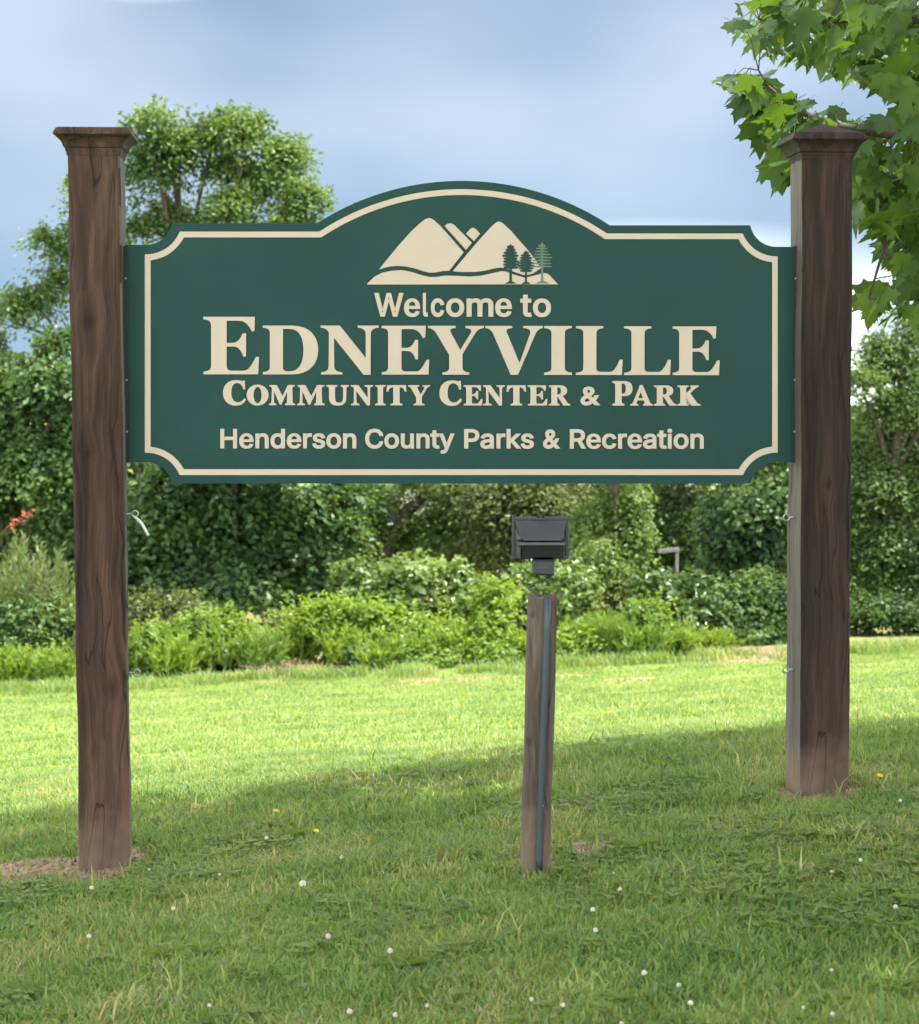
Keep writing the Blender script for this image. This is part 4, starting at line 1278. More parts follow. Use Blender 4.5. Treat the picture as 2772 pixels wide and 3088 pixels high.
G = {
 'E': path("M.01 1 L.90 1 L.89 .77 Q.88 .745 .85 .75 Q.76 .935 .62 .935 L.41 .935 L.41 .545 L.51 .545 C.62 .55 .66 .64 .69 .71 L.745 .71 L.745 .31 L.70 .31 C.67 .40 .63 .485 .52 .485 L.41 .485 L.41 .14 Q.41 .06 .50 .06 L.72 .06 C.80 .07 .86 .18 .92 .30 L.97 .30 L.955 0 L.015 0 L.015 .045 Q.145 .05 .145 .14 L.145 .86 Q.145 .95 .01 .96 Z"),
 'D': path("M0 1 L.60 1 C.94 1 1.134 .80 1.134 .50 C1.134 .20 .94 0 .60 0 L0 0 L0 .045 Q.145 .05 .145 .14 L.145 .86 Q.145 .95 0 .96 Z M.41 .935 L.56 .935 C.75 .93 .835 .75 .835 .5 C.835 .24 .75 .065 .56 .06 L.50 .06 Q.41 .06 .41 .14 Z"),
 'N': path("M0 1 L.39 1 L.925 .33 L.925 .84 Q.92 .95 .76 .962 L.76 1 L1.187 1 L1.187 .962 Q1.03 .95 1.025 .84 L1.02 -.005 L.88 -.005 L.27 .76 L.275 .16 Q.28 .05 .44 .042 L.44 0 L.01 0 L.01 .042 Q.16 .05 .165 .16 L.17 .85 Q.14 .95 0 .962 Z"),
 'Y': path("M0 1 L.57 1 L.57 .96 Q.42 .95 .465 .87 L.665 .50 L.89 .86 Q.93 .95 .775 .96 L.775 1 L1.153 1 L1.153 .96 Q1.04 .95 .98 .86 L.71 .42 L.71 .14 Q.71 .05 .85 .042 L.85 0 L.30 0 L.30 .042 Q.44 .05 .44 .14 L.44 .40 L.16 .87 Q.10 .95 0 .96 Z"),
 'V': path("M0 1 L.55 1 L.55 .96 Q.40 .95 .435 .87 L.70 .23 L.92 .85 Q.95 .95 .775 .96 L.775 1 L1.17 1 L1.17 .96 Q1.06 .94 1.02 .83 L.665 0 L.52 0 L.155 .86 Q.11 .95 0 .96 Z"),
 'I': path("M0 1 L.565 1 L.565 .96 Q.42 .95 .42 .86 L.42 .14 Q.42 .05 .565 .042 L.565 0 L0 0 L0 .042 Q.15 .05 .15 .14 L.15 .86 Q.15 .95 0 .96 Z"),
 'L': path("M0 1 L.55 1 L.55 .96 Q.41 .95 .41 .86 L.41 .14 Q.41 .06 .50 .06 L.70 .06 C.78 .07 .84 .18 .89 .31 L.945 .31 L.93 0 L0 0 L0 .042 Q.15 .05 .15 .14 L.15 .86 Q.15 .95 0 .96 Z"),
 'C': path("M.90 1 L.85 1 Q.82 .965 .78 .98 Q.67 1.02 .54 1.02 C.2 1.02 0 .80 0 .50 C0 .18 .22 -.02 .53 -.02 C.74 -.02 .88 .08 .95 .22 L.90 .26 Q.78 .09 .62 .09 C.42 .09 .32 .26 .32 .52 C.32 .78 .42 .93 .57 .93 C.72 .93 .82 .84 .86 .66 L.91 .66 Z"),
 'O': [ell(.525, .5, .525, .52), ell(.525, .5, .215, .44)],
 'M': path("M0 1 L.36 1 L.68 .42 L.98 1 L1.32 1 L1.32 .955 Q1.2 .94 1.19 .86 L1.21 .14 Q1.21 .06 1.34 .045 L1.34 0 L.84 0 L.84 .045 Q.94 .06 .94 .14 L.94 .72 L.60 .02 L.55 .02 L.21 .76 L.21 .16 Q.21 .06 .33 .045 L.33 0 L-.02 0 L-.02 .045 Q.10 .06 .105 .16 L.13 .84 Q.12 .94 0 .955 Z"),
 'U': path("M0 1 L.54 1 L.54 .955 Q.42 .94 .42 .86 L.42 .36 C.42 .18 .5 .1 .64 .1 C.8 .1 .87 .2 .87 .38 L.87 .84 Q.86 .94 .74 .955 L.74 1 L1.13 1 L1.13 .955 Q1.0 .94 1.0 .84 L1.0 .36 C1.0 .1 .84 -.02 .58 -.02 C.3 -.02 .14 .1 .14 .36 L.14 .86 Q.14 .94 0 .955 Z"),
 'T': path("M.03 1 L.97 1 L1.0 .70 L.94 .70 Q.88 .92 .72 .92 L.645 .92 L.645 .14 Q.645 .06 .79 .045 L.79 0 L.21 0 L.21 .045 Q.355 .06 .355 .14 L.355 .92 L.28 .92 Q.12 .92 .06 .70 L0 .70 Z"),
 'R': path("M0 1 L.55 1 C.83 1 .95 .9 .95 .74 C.95 .6 .85 .52 .70 .49 L.98 .10 Q1.03 .05 1.12 .045 L1.12 0 L.78 0 L.48 .45 L.42 .45 L.42 .14 Q.42 .06 .54 .045 L.54 0 L0 0 L0 .045 Q.14 .06 .14 .14 L.14 .86 Q.14 .94 0 .955 Z M.42 .93 L.49 .93 C.61 .93 .66 .85 .66 .74 C.66 .6 .59 .53 .48 .53 L.42 .53 Z"),
 'P': path("M0 1 L.55 1 C.85 1 .98 .88 .98 .70 C.98 .5 .83 .40 .57 .40 L.43 .40 L.43 .14 Q.43 .06 .57 .045 L.57 0 L0 0 L0 .045 Q.14 .06 .14 .14 L.14 .86 Q.14 .94 0 .955 Z M.43 .93 L.5 .93 C.63 .93 .68 .84 .68 .70 C.68 .55 .61 .47 .5 .47 L.43 .47 Z"),
 'A': path("M.52 1.02 L.64 1.02 L1.04 .14 Q1.08 .05 1.2 .045 L1.2 0 L.70 0 L.70 .045 Q.80 .06 .77 .15 L.73 .27 L.36 .27 L.31 .15 Q.28 .06 .40 .045 L.40 0 L0 0 L0 .045 Q.11 .06 .16 .17 Z M.54 .72 L.69 .35 L.39 .35 Z"),
 'K': path("M0 1 L.54 1 L.54 .955 Q.42 .94 .42 .86 L.42 .56 L.72 .87 Q.78 .94 .66 .955 L.66 1 L1.08 1 L1.08 .955 Q.97 .94 .86 .84 L.63 .62 L1.0 .12 Q1.06 .05 1.17 .045 L1.17 0 L.72 0 L.43 .42 L.42 .41 L.42 .14 Q.42 .06 .54 .045 L.54 0 L0 0 L0 .045 Q.14 .06 .14 .14 L.14 .86 Q.14 .94 0 .955 Z"),
}

import os
SANS = None
try:
    # the sans typeface that ships inside Blender itself; its default font is used when absent
    _fp = os.path.join(bpy.utils.resource_path('LOCAL'), 'datafiles', 'fonts', 'Inter.woff2')
    if os.path.exists(_fp): SANS = bpy.data.fonts.load(_fp)
except Exception:
    SANS = None

def text_contours(txt):
    """outlines of a word from Blender's built-in font, one contour list per character, in font units"""
    res = []
    cu = bpy.data.curves.new('txt', 'FONT')
    cu.body = txt; cu.size = 1.0
    if SANS is not None and '&' not in txt: cu.font = SANS
    o = bpy.data.objects.new('txt', cu)
    col.objects.link(o)
    bpy.context.view_layer.update()
    for q in bpy.context.view_layer.objects: q.select_set(False)
    bpy.context.view_layer.objects.active = o
    o.select_set(True)
    bpy.ops.object.convert(target='CURVE')
    cs = []
    for s in o.data.splines:
        pts = []
        bp = s.bezier_points
        n = len(bp)
        for i in range(n):
            a = bp[i]; b = bp[(i+1) % n]
            p0, p1, p2, p3 = a.co, a.handle_right, b.handle_left, b.co
            straight = ((p1-p0).cross(p3-p0)).length < 1e-5 and ((p2-p0).cross(p3-p0)).length < 1e-5
            for k in range(1 if straight else 6):
                t = k/6 if not straight else 0
                q = (1-t)**3*p0+3*t*(1-t)**2*p1+3*t*t*(1-t)*p2+t**3*p3
                pts.append((q.x, q.y))
        cs.append(clean(pts, 1e-4))
    bpy.data.objects.remove(o)
    return cs

def union(cs):
    """outline of overlapping contours (non-zero winding)"""
    from mathutils.geometry import delaunay_2d_cdt
    vs_ = []; ed = []
    for c in cs:
        n0 = len(vs_); vs_ += [Vector(p) for p in c]
        ed += [(n0+i, n0+(i+1) % len(c)) for i in range(len(c))]
    co, _, fa, _, _, _ = delaunay_2d_cdt(vs_, ed, [], 0, 1e-7)
    def wind(p):
        w = 0
        for c in cs:
            for i in range(len(c)):
                a, b = c[i], c[(i+1) % len(c)]
                cr = (b[0]-a[0])*(p[1]-a[1])-(p[0]-a[0])*(b[1]-a[1])
                if a[1] <= p[1] < b[1] and cr > 0: w += 1
                elif b[1] <= p[1] < a[1] and cr < 0: w -= 1
        return w
    he = set()
    for f_ in fa:
        f_ = list(f_)
        ar = sum(co[f_[i]].x*co[f_[(i+1) % 3]].y-co[f_[(i+1) % 3]].x*co[f_[i]].y for i in range(3))
        if abs(ar) < 1e-12: continue
        if ar < 0: f_ = f_[::-1]
        ctr = (sum(co[i].x for i in f_)/3, sum(co[i].y for i in f_)/3)
        if wind(ctr) != 0:
            for i in range(3): he.add((f_[i], f_[(i+1) % 3]))
    nxt = {}
    for (a, b) in he:
        if (b, a) not in he: nxt.setdefault(a, []).append(b)
    res = []
    while nxt:
        a = next(iter(nxt)); loop = [a]; b = nxt[a].pop()
        if not nxt[a]: del nxt[a]
        while b != loop[0] and b in nxt:
            loop.append(b); c = nxt[b].pop()
            if not nxt[b]: del nxt[b]
            b = c
        pts = clean([(co[i].x, co[i].y) for i in loop], 2e-4)
        if len(pts) > 2 and abs(area(pts)) > 1e-5: res.append(pts)
    return res

def group_glyphs(cs):
    """contours -> glyph groups (outer + what lies over or inside it horizontally)"""
    items = sorted(cs, key=lambda c: min(p[0] for p in c))
    groups = []
    for c in items:
        x0 = min(p[0] for p in c); x1 = max(p[0] for p in c)
        hit = None
        for g in groups:
            gx0 = min(p[0] for q in g for p in q); gx1 = max(p[0] for q in g for p in q)
            ov = min(x1, gx1)-max(x0, gx0)
            if ov > 0.75*min(x1-x0, gx1-gx0): hit = g
        if hit is not None: hit.append(c)
        else: groups.append([c])
    return groups

HOLES = []
GAP = 0.0025
def add_letter(cs, name='letter', mat='sign_cream', w=0.0, hole=True):
    cs = orient([clean(c, 1e-5) for c in cs])
    if hole: HOLES.extend(grow(cs, GAP))
    me = fill_mesh(name, cs, 0.0045, 0.0006)
    sign_child(link(name, me, M[mat]), panel, 0.0180 + w)

def place(cs, px0, px1, base, top, ref_h=None):
    """map contours so that x spans px0..px1 and y 0..ref_h spans base..top"""
    xs = [p[0] for c in cs for p in c]
    x0, x1 = min(xs), max(xs)
    if ref_h is None: ref_h = 1.0
    res = []
    for c in cs:
        res.append([uv(px0+(p[0]-x0)/(x1-x0)*(px1-px0), base-(p[1]/ref_h)*(base-top)) for p in c])
    return res

for ch, x0, x1, top, base in (('E', 613.5, 781, 955.5, 1128.5), ('D', 793, 959.5, 982, 1128.7), ('N', 967.5, 1142, 982, 1129), ('E', 1151, 1294.5, 982.5, 1129.3),
                              ('Y', 1291.5, 1459.5, 982.8, 1129.6), ('V', 1464, 1637, 983, 1130), ('I', 1642, 1725, 983.2, 1130.2), ('L', 1738.2, 1878, 983.5, 1130.4),
                              ('L', 1883.2, 2023.5, 984, 1130.6), ('E', 2029.5, 2171, 984.5, 1131)):
    add_letter(place(G[ch], x0, x1, base, top))
for ch, x0, x1, big in (('C', 673, 742, 1), ('O', 744, 810, 0), ('M', 812, 890, 0), ('M', 897, 979, 0), ('U', 984.5, 1052, 0), ('N', 1058.5, 1125, 0), ('I', 1132, 1163, 0),
                        ('T', 1166, 1226, 0), ('Y', 1231, 1297, 0), ('C', 1326, 1393.5, 1), ('E', 1399, 1455, 0), ('N', 1457.5, 1523, 0), ('T', 1528.5, 1587, 0), ('E', 1592.5, 1651, 0),
                        ('R', 1656, 1720, 0), ('P', 1848, 1908, 1), ('A', 1902, 1970, 0), ('R', 1973.5, 2041, 0), ('K', 2044.5, 2113, 0)):
    b = 1220.8 + (x0-673)/1440*1.7
    add_letter(place([c for c in grow(orient(G[ch]), 0.012)], x0, x1, b, b-(72 if big else 59)))

E_LOW = path("M.98 .43 L.28 .43 C.29 .27 .38 .17 .52 .17 C.62 .17 .69 .22 .72 .31 L.97 .27 C.90 .08 .75 -.02 .51 -.02 C.18 -.02 0 .18 0 .49 C0 .80 .20 1.02 .49 1.02 C.82 1.02 .99 .80 .98 .43 Z M.71 .60 C.70 .75 .62 .84 .50 .84 C.38 .84 .30 .75 .29 .60 Z")
def fit_box(cs, box):
    xs = [p[0] for c in cs for p in c]; ys = [p[1] for c in cs for p in c]
    a0, a1, b0, b1 = min(xs), max(xs), min(ys), max(ys)
    return [[(box[0]+(p[0]-a0)/(a1-a0)*(box[1]-box[0]), box[2]+(p[1]-b0)/(b1-b0)*(box[3]-box[2])) for p in c] for c in cs]
def sans_word(txt, px0, px1, base, cap_px, bold, boxes=None, ref='H'):
    cs = text_contours(txt)
    hs = text_contours(ref if '&' not in txt else 'H&')
    H = max(p[1] for c in hs for p in c)
    gs = group_glyphs(union(cs))
    gs = [grow(orient(g), bold*H) for g in gs]
    if len(gs) == len(txt):
        for i, ch in enumerate(txt):
            if ch == 'e':
                xs = [p[0] for c in gs[i] for p in c]; ys = [p[1] for c in gs[i] for p in c]
                gs[i] = orient(fit_box(E_LOW, (min(xs), max(xs), min(ys), max(ys))))
    allx = [p[0] for g in gs for c in g for p in c]
    X0, X1 = min(allx), max(allx)
    kx = (px1-px0)/(X1-X0)
    ky = cap_px/(H+2*bold*H)
    for i, g in enumerate(gs):
        xs = [p[0] for c in g for p in c]
        if boxes: a, b = boxes[i]
        else: a, b = px0+(min(xs)-X0)*kx, px0+(max(xs)-X0)*kx
        m0, m1 = min(xs), max(xs)
        res = [[uv(a+(p[0]-m0)/(m1-m0)*(b-a), base-(p[1]+bold*H)*ky) for p in c] for c in g]
        add_letter(res)
sans_word('Welcome', 1129, 1544, 954.5, 71, 0.036, boxes=[(1129, 1217), (1219, 1267), (1276, 1291), (1300, 1340), (1346, 1400), (1408, 1488), (1494, 1544)])
sans_word('to', 1569, 1662, 955, 71, 0.036, boxes=[(1570, 1604), (1608, 1662)])
sans_word('Henderson', 664.6, 1074.5, 1352, 58.5, 0.034)
sans_word('County', 1102, 1371, 1352.3, 58.5, 0.034)
sans_word('Parks', 1400.5, 1610.5, 1352.6, 58.5, 0.034)
sans_word('&', 1638.5, 1690, 1352.8, 58.5, 0.030)
sans_word('Recreation', 1719.5, 2123, 1353, 58.5, 0.034)
sans_word('&', 1751, 1811, 1222, 57, 0.030)

# ---- mountain emblem
def lp(pts): return [(1050+a/2.6, 620+b/2.6) for a, b in pts]
def emblem(name, pts, mat='sign_cream', w=0.0, hole=True):
    add_letter([[uv(*p) for p in lp(pts)]], name, mat, w, hole)
emblem('mountain', [(245, 499), (300, 430), (400, 308), (500, 198), (575, 130), (608, 105), (637, 97), (665, 108), (720, 155), (800, 245), (905, 366), (793, 510),
                    (740, 512), (690, 523), (640, 525), (590, 513), (520, 490), (450, 476), (390, 471), (330, 476), (285, 487)])
emblem('mountain', [(758, 160), (780, 143), (803, 138), (828, 148), (880, 200), (970, 291), (925, 345), (840, 250)])
emblem('mountain', [(928, 220), (958, 184), (980, 172), (1002, 184), (1035, 220), (988, 277)])
emblem('mountain', [(822, 514), (985, 320), (1060, 235), (1130, 160), (1162, 132), (1185, 125), (1212, 136), (1280, 200), (1350, 282), (1400, 337), (1460, 412), (1512, 488),
                    (1450, 532), (1390, 546), (1320, 525), (1250, 496), (1200, 484), (1150, 490), (1080, 508), (1000, 519), (900, 520)])
emblem('foothill', [(150, 614), (210, 556), (270, 526), (340, 511), (420, 506), (500, 521), (580, 547), (640, 561), (690, 560), (760, 549), (850, 551), (950, 557), (1040, 551),
                    (1130, 531), (1200, 515), (1240, 518), (1300, 541), (1390, 567), (1470, 546), (1535, 528), (1570, 536), (1645, 616), (150, 618)])
def pine(cx, top, bot, fol, half, mat, thin, airy):
    """little pine silhouette: trunk, drooping boughs, root mound, in emblem pixels"""
    r_ = random.Random(cx)
    parts = [[(cx-thin, top+10), (cx+thin, top+10), (cx+thin*1.5, bot), (cx-thin*1.5, bot)]]
    n = 8
    for k in range(n):
        t = (k+0.4)/n
        y_ = top + (fol-top)*t
        hw = half*(0.28+0.75*math.sin(min(1, t*1.25)*math.pi*0.62))*r_.uniform(0.8, 1.08)
        th = (fol-top)/n*(0.34 if airy else 0.62)
        for s in (-1, 1):
            h2 = hw*r_.uniform(0.85, 1.1)
            parts.append([(cx, y_-th), (cx+s*h2*0.55, y_-th*0.9+4), (cx+s*h2, y_-th*0.2), (cx+s*h2*0.92, y_+th*0.8), (cx+s*h2*0.5, y_+th*0.9), (cx, y_+th*1.1)])
    parts.append([(cx, top-14), (cx+half*0.28, top+24), (cx-half*0.28, top+24)])
    if not airy or True:
        parts.append([(cx-half*0.62, bot+8), (cx-half*0.25, bot-7), (cx, bot-14), (cx+half*0.25, bot-7), (cx+half*0.62, bot+8)])
    vs_ = []; fs_ = []
    for pt in parts:
        c = [uv(*p) for p in lp(pt)]
        if area(c) < 0: c = c[::-1]
        n0 = len(vs_); k = len(c)
        j = len(vs_)*1e-6
        vs_ += [(a, b, 0.0) for a, b in c] + [(a, b, 0.0016+j) for a, b in c]
        fs_ += [tuple(n0+k+q for q in range(k)), tuple(n0+q for q in range(k))[::-1]]
        fs_ += [(n0+q, n0+(q+1) % k, n0+k+(q+1) % k, n0+k+q) for q in range(k)]
    me = bpy.data.meshes.new('pine_emblem'); me.from_pydata(vs_, [], fs_); me.update()
    sign_child(link('pine_emblem', me, M[mat]), panel, 0.0232)
pine(1275, 312, 603, 495, 76, 'sign_green', 7, False)
pine(1395, 360, 606, 520, 62, 'sign_green', 6, False)
pine(1522, 300, 600, 490, 88, 'sign_sage', 6, True)

# ---- green face with routed openings, and the border stripe
from mathutils.geometry import delaunay_2d_cdt
def cdt_mesh(name, contours, half):
    vs_ = []; loops = []
    for c in contours:
        n0 = len(vs_); vs_ += [Vector(p) for p in c]
        loops.append(list(range(n0, n0+len(c))))
    co, _, fa, _, _, _ = delaunay_2d_cdt(vs_, [], loops, 2, 1e-7)
    V = [(p.x, p.y, half) for p in co] + [(p.x, p.y, -half) for p in co]
    n = len(co); Fc = []
    cnt = {}
    for f_ in fa:
        f_ = list(f_)
        ar = sum(co[f_[i]].x*co[f_[(i+1) % len(f_)]].y-co[f_[(i+1) % len(f_)]].x*co[f_[i]].y for i in range(len(f_)))
        if ar < 0: f_ = f_[::-1]
        Fc.append(tuple(f_)); Fc.append(tuple(n+i for i in f_)[::-1])
        for i in range(len(f_)):
            a, b = f_[i], f_[(i+1) % len(f_)]
            cnt[(a, b)] = 1
    for (a, b) in list(cnt):
        if (b, a) not in cnt: Fc.append((b, a, n+a, n+b))
    me = bpy.data.meshes.new(name); me.from_pydata(V, [], Fc); me.update()
    return me
face = cdt_mesh('green_face', board_c + grow(s_out, GAP) + grow(s_in, -GAP) + HOLES, 0.005)
sign_child(link('green_face', face, M['sign_green']), panel, 0.0178)
stripe = fill_mesh('border_stripe', s_out + s_in, 0.0045, 0.0006)
sign_child(link('border_stripe', stripe, M['sign_cream']), panel, 0.0180)
# mounting channels and their screws
for px in (379.5, 2399.5):
    a = uv(px, 742); b = uv(px, 1392)
    mb = MB(); mb.box((a[0], (a[1]+b[1])/2, 0.0275), (0.016, a[1]-b[1], 0.006))
    ch_ = sign_child(mb.build('mounting_strip', M['sign_groove'], None), panel, 0.0)
    for t in (0.15, 0.62, 0.86):
        c = Vector((a[0], a[1]+(b[1]-a[1])*t, 0.0305))
        MB().tube([c, c+Vector((0, 0, 0.004))], [0.0042, 0.0034], 8).build('screw', M['zinc'], panel)

# ---- posts
PW = 0.190
def make_post(pxL, pxR, py_ref, base_py, top_py, twist_top, twist_bot, lean_x, pyramid, mat, label, bolts, setback, grey_side):
    # front face centre at py_ref
    pc = (pxL+pxR)/2
    front0 = P0 + NB*setback
    pf = on_plane(pc, py_ref, front0, NB)
    centre = pf - NB*(PW/2)
    zb = on_plane(pc, base_py, front0, NB).z
    zt = on_plane(pc, top_py, front0, NB).z
    root_loc = Vector((centre.x, centre.y, zb))
    n = 40
    rings = []
    rr = random.Random(int(pxL))
    z_ref = pf.z
    for i in range(n+1):
        t = i/n
        z = -0.15 + (zt-zb+0.15)*t
        tw = math.radians(twist_bot+(twist_top-twist_bot)*max(0, min(1, z/(zt-zb)))) + YAW
        ox = lean_x*(z+zb-z_ref)
        ca, sa = math.cos(tw), math.sin(tw)
        ring = []
        h = PW/2; bv = 0.007
        sq = [(-h+bv, -h), (-h*0.33, -h), (h*0.33, -h), (h-bv, -h), (h, -h+bv), (h, -h*0.33), (h, h*0.33), (h, h-bv), (h-bv, h), (-h+bv, h), (-h, h-bv), (-h, h*0.33), (-h, -h*0.33), (-h, -h+bv)]
        for (a, b) in sq:
            a2 = a + 0.0016*math.sin(z*9+a*40+pxL) + rr.uniform(-1, 1)*0.0006; b2 = b + 0.0012*math.sin(z*7+b*30)
            ring.append((ox + a2*ca-b2*sa, a2*sa+b2*ca, z))
        rings.append(ring)
    mb = MB(); mb.rings(rings)
    po = mb.build('post', mat, sign)
    po.location = root_loc - sign.location
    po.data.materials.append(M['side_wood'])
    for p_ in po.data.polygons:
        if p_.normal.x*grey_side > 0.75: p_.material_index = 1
    tag(po, label)
    # cap
    H = zt-zb
    prof = [(0.0965, -0.012), (0.0985, 0.0), (0.1015, 0.008), (0.1015, 0.014), (0.107, 0.017), (0.109, 0.022), (0.112, 0.031), (0.118, 0.041), (0.126, 0.050), (0.136, 0.057), (0.1405, 0.060),
            (0.1405, 0.065), (0.130, 0.084)]
    if pyramid: prof += [(0.126, 0.086), (0.07, 0.106), (0.004, 0.130)]
    else: prof += [(0.122, 0.087), (0.06, 0.088), (0.004, 0.089)]
    tw = math.radians(twist_top)+YAW
    ca, sa = math.cos(tw), math.sin(tw)
    ox = lean_x*(zt-z_ref)
    rgs = []
    for (r, z) in prof:
        rgs.append([(ox + a*r*ca-b*r*sa, a*r*sa+b*r*ca, H+z-0.012) for a, b in ((-1, -1), (1, -1), (1, 1), (-1, 1))])
    cap = MB().rings(rgs).build('cap', mat, po)
    tag(cap, 'dark stained moulded cap with a low pyramid top' if pyramid else 'dark stained moulded cap with a flat bevelled top')
    # screw eyes for banners
    for (bx, by, side) in bolts:
        p = on_plane(bx, by, P0 + NB*(setback-PW/2), NB) - root_loc
        zz = p.z
        tw2 = math.radians(twist_bot+(twist_top-twist_bot)*max(0, min(1, zz/H))) + YAW
        d = Vector((math.cos(tw2), math.sin(tw2), 0))*side
        oxz = lean_x*(zz+zb-z_ref)
        s0 = Vector((oxz, 0, zz)) + d*(PW/2-0.01)
        b_ = MB().tube([s0, s0+d*0.028], [0.0036, 0.0036], 8)
        c0 = s0+d*0.040
        rp = [c0 + d*math.cos(a)*0.012 + Vector((0, 0, 1))*math.sin(a)*0.012 for a in [2*math.pi*k/14 for k in range(15)]]
        b_.tube(rp, 0.0034, 6, cap=False)
        b_.build('screw_eye', M['zinc'], po, smooth=True)
    return po
M['side_wood'] = wood_mat('post_wood_skylit', (0.062, 0.055, 0.047), (0.108, 0.097, 0.084), (0.165, 0.149, 0.130), foot=(0.20, 0.155, 0.11), foot_h=0.25)  # greyer inner post faces: sky light put into the colour, plus some bleaching
wood_l = wood_mat('post_wood_warm', (0.015, 0.0105, 0.0085), (0.050, 0.031, 0.0225), (0.112, 0.066, 0.046), foot=(0.17, 0.125, 0.09), foot_h=0.22,
                  knots=((-0.02, 2.00, 0.028), (0.05, 0.66, 0.035), (-0.03, 1.52, 0.016)))
wood_r = wood_mat('post_wood_dark', (0.012, 0.0095, 0.0085), (0.029, 0.020, 0.0165), (0.062, 0.039, 0.031), foot=(0.17, 0.125, 0.09), foot_h=0.22, knots=((0.02, 1.15, 0.014),))
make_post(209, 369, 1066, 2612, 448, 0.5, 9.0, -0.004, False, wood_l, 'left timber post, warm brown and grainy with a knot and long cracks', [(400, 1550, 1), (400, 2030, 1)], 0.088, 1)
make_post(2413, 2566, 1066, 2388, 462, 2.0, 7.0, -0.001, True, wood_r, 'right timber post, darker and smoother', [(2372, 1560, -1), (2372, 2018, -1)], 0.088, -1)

# white cord hanging from the upper screw eye of the left post
def cord():
    Y = 8.1
    pts = [(402, 1556), (411, 1563), (420, 1571), (428, 1580), (438, 1597), (448, 1616)]
    c = at(402, 1556, Y)
    o = MB().tube([at(a, b, Y-0.004*i)-c for i, (a, b) in enumerate(pts)], [0.004, 0.0055, 0.0065, 0.006, 0.0055, 0.006], 8).build('cord_end', M['rope'], None, True)
    o.location = c
    tag(o, 'short stiff white cord end sticking out from the left post screw eye', 'cord')
cord()

# ------------------------------------------------------------------ floodlight post
YL = 7.08
def lamp():
    base = at(1616, 2598, YL-0.045); 
    gb = gzf(base.x, base.y)
    top = at(1638.5, 1800, YL-0.045)
    root = empty('lamp_post', (base.x, YL, base.z))
    tag(root, 'short weathered timber post with dark conduit standing before the sign', 'post')
    H = top.z-base.z
    lx = (top.x-base.x)/H
    h = 0.0445; bv = 0.004
    rot = math.radians(4.0)
    ca, sa = math.cos(rot), math.sin(rot)
    rings = []
    for i in range(26):
        z = -0.12 + (H+0.12)*i/25
        sq = [(-h+bv, -h), (0, -h), (h-bv, -h), (h, -h+bv), (h, 0), (h, h-bv), (h-bv, h), (-h+bv, h), (-h, h-bv), (-h, -h+bv)]
        rings.append([(z*lx + a*ca-b*sa + 0.001*math.sin(z*11+a*60), a*sa+b*ca, z) for a, b in sq])
    wood = wood_mat('lamp_post_wood', (0.036, 0.029, 0.024), (0.092, 0.074, 0.060), (0.175, 0.145, 0.118), foot=(0.20, 0.15, 0.10), foot_h=0.2, grain=1.5,
                    knots=((-0.012, 0.86-0.06, 0.010), (-0.02, 0.39, 0.014), (-0.012, 0.07, 0.011)))
    MB().rings(rings).build('timber', wood, root)
    # conduit
    cp = []
    for (a, b) in ((1651, 1806), (1650, 1900), (1645, 2050), (1638, 2220), (1632, 2400), (1628, 2520), (1626, 2590), (1628, 2622)):
        cp.append(at(a, b, YL-0.060) - root.location)
    MB().tube(cp, [0.0115]*len(cp), 12).build('conduit', M['pvc'], root, True)
    for t in (2430,):
        c = at(1636, t, YL-0.070) - root.location
        MB().tube([c+Vector((0, 0.006, 0)), c], [0.004, 0.0035], 8).build('strap_screw', M['zinc'], root)
    # splinters and wire ends on top
    w1 = [(1665, 1797), (1680, 1794), (1696, 1791)]
    MB().tube([at(a, b, YL-0.03)-root.location for a, b in w1], [0.0035, 0.003, 0.002], 6).build('wire_end', M['twig'], root)
    return root
lamp()

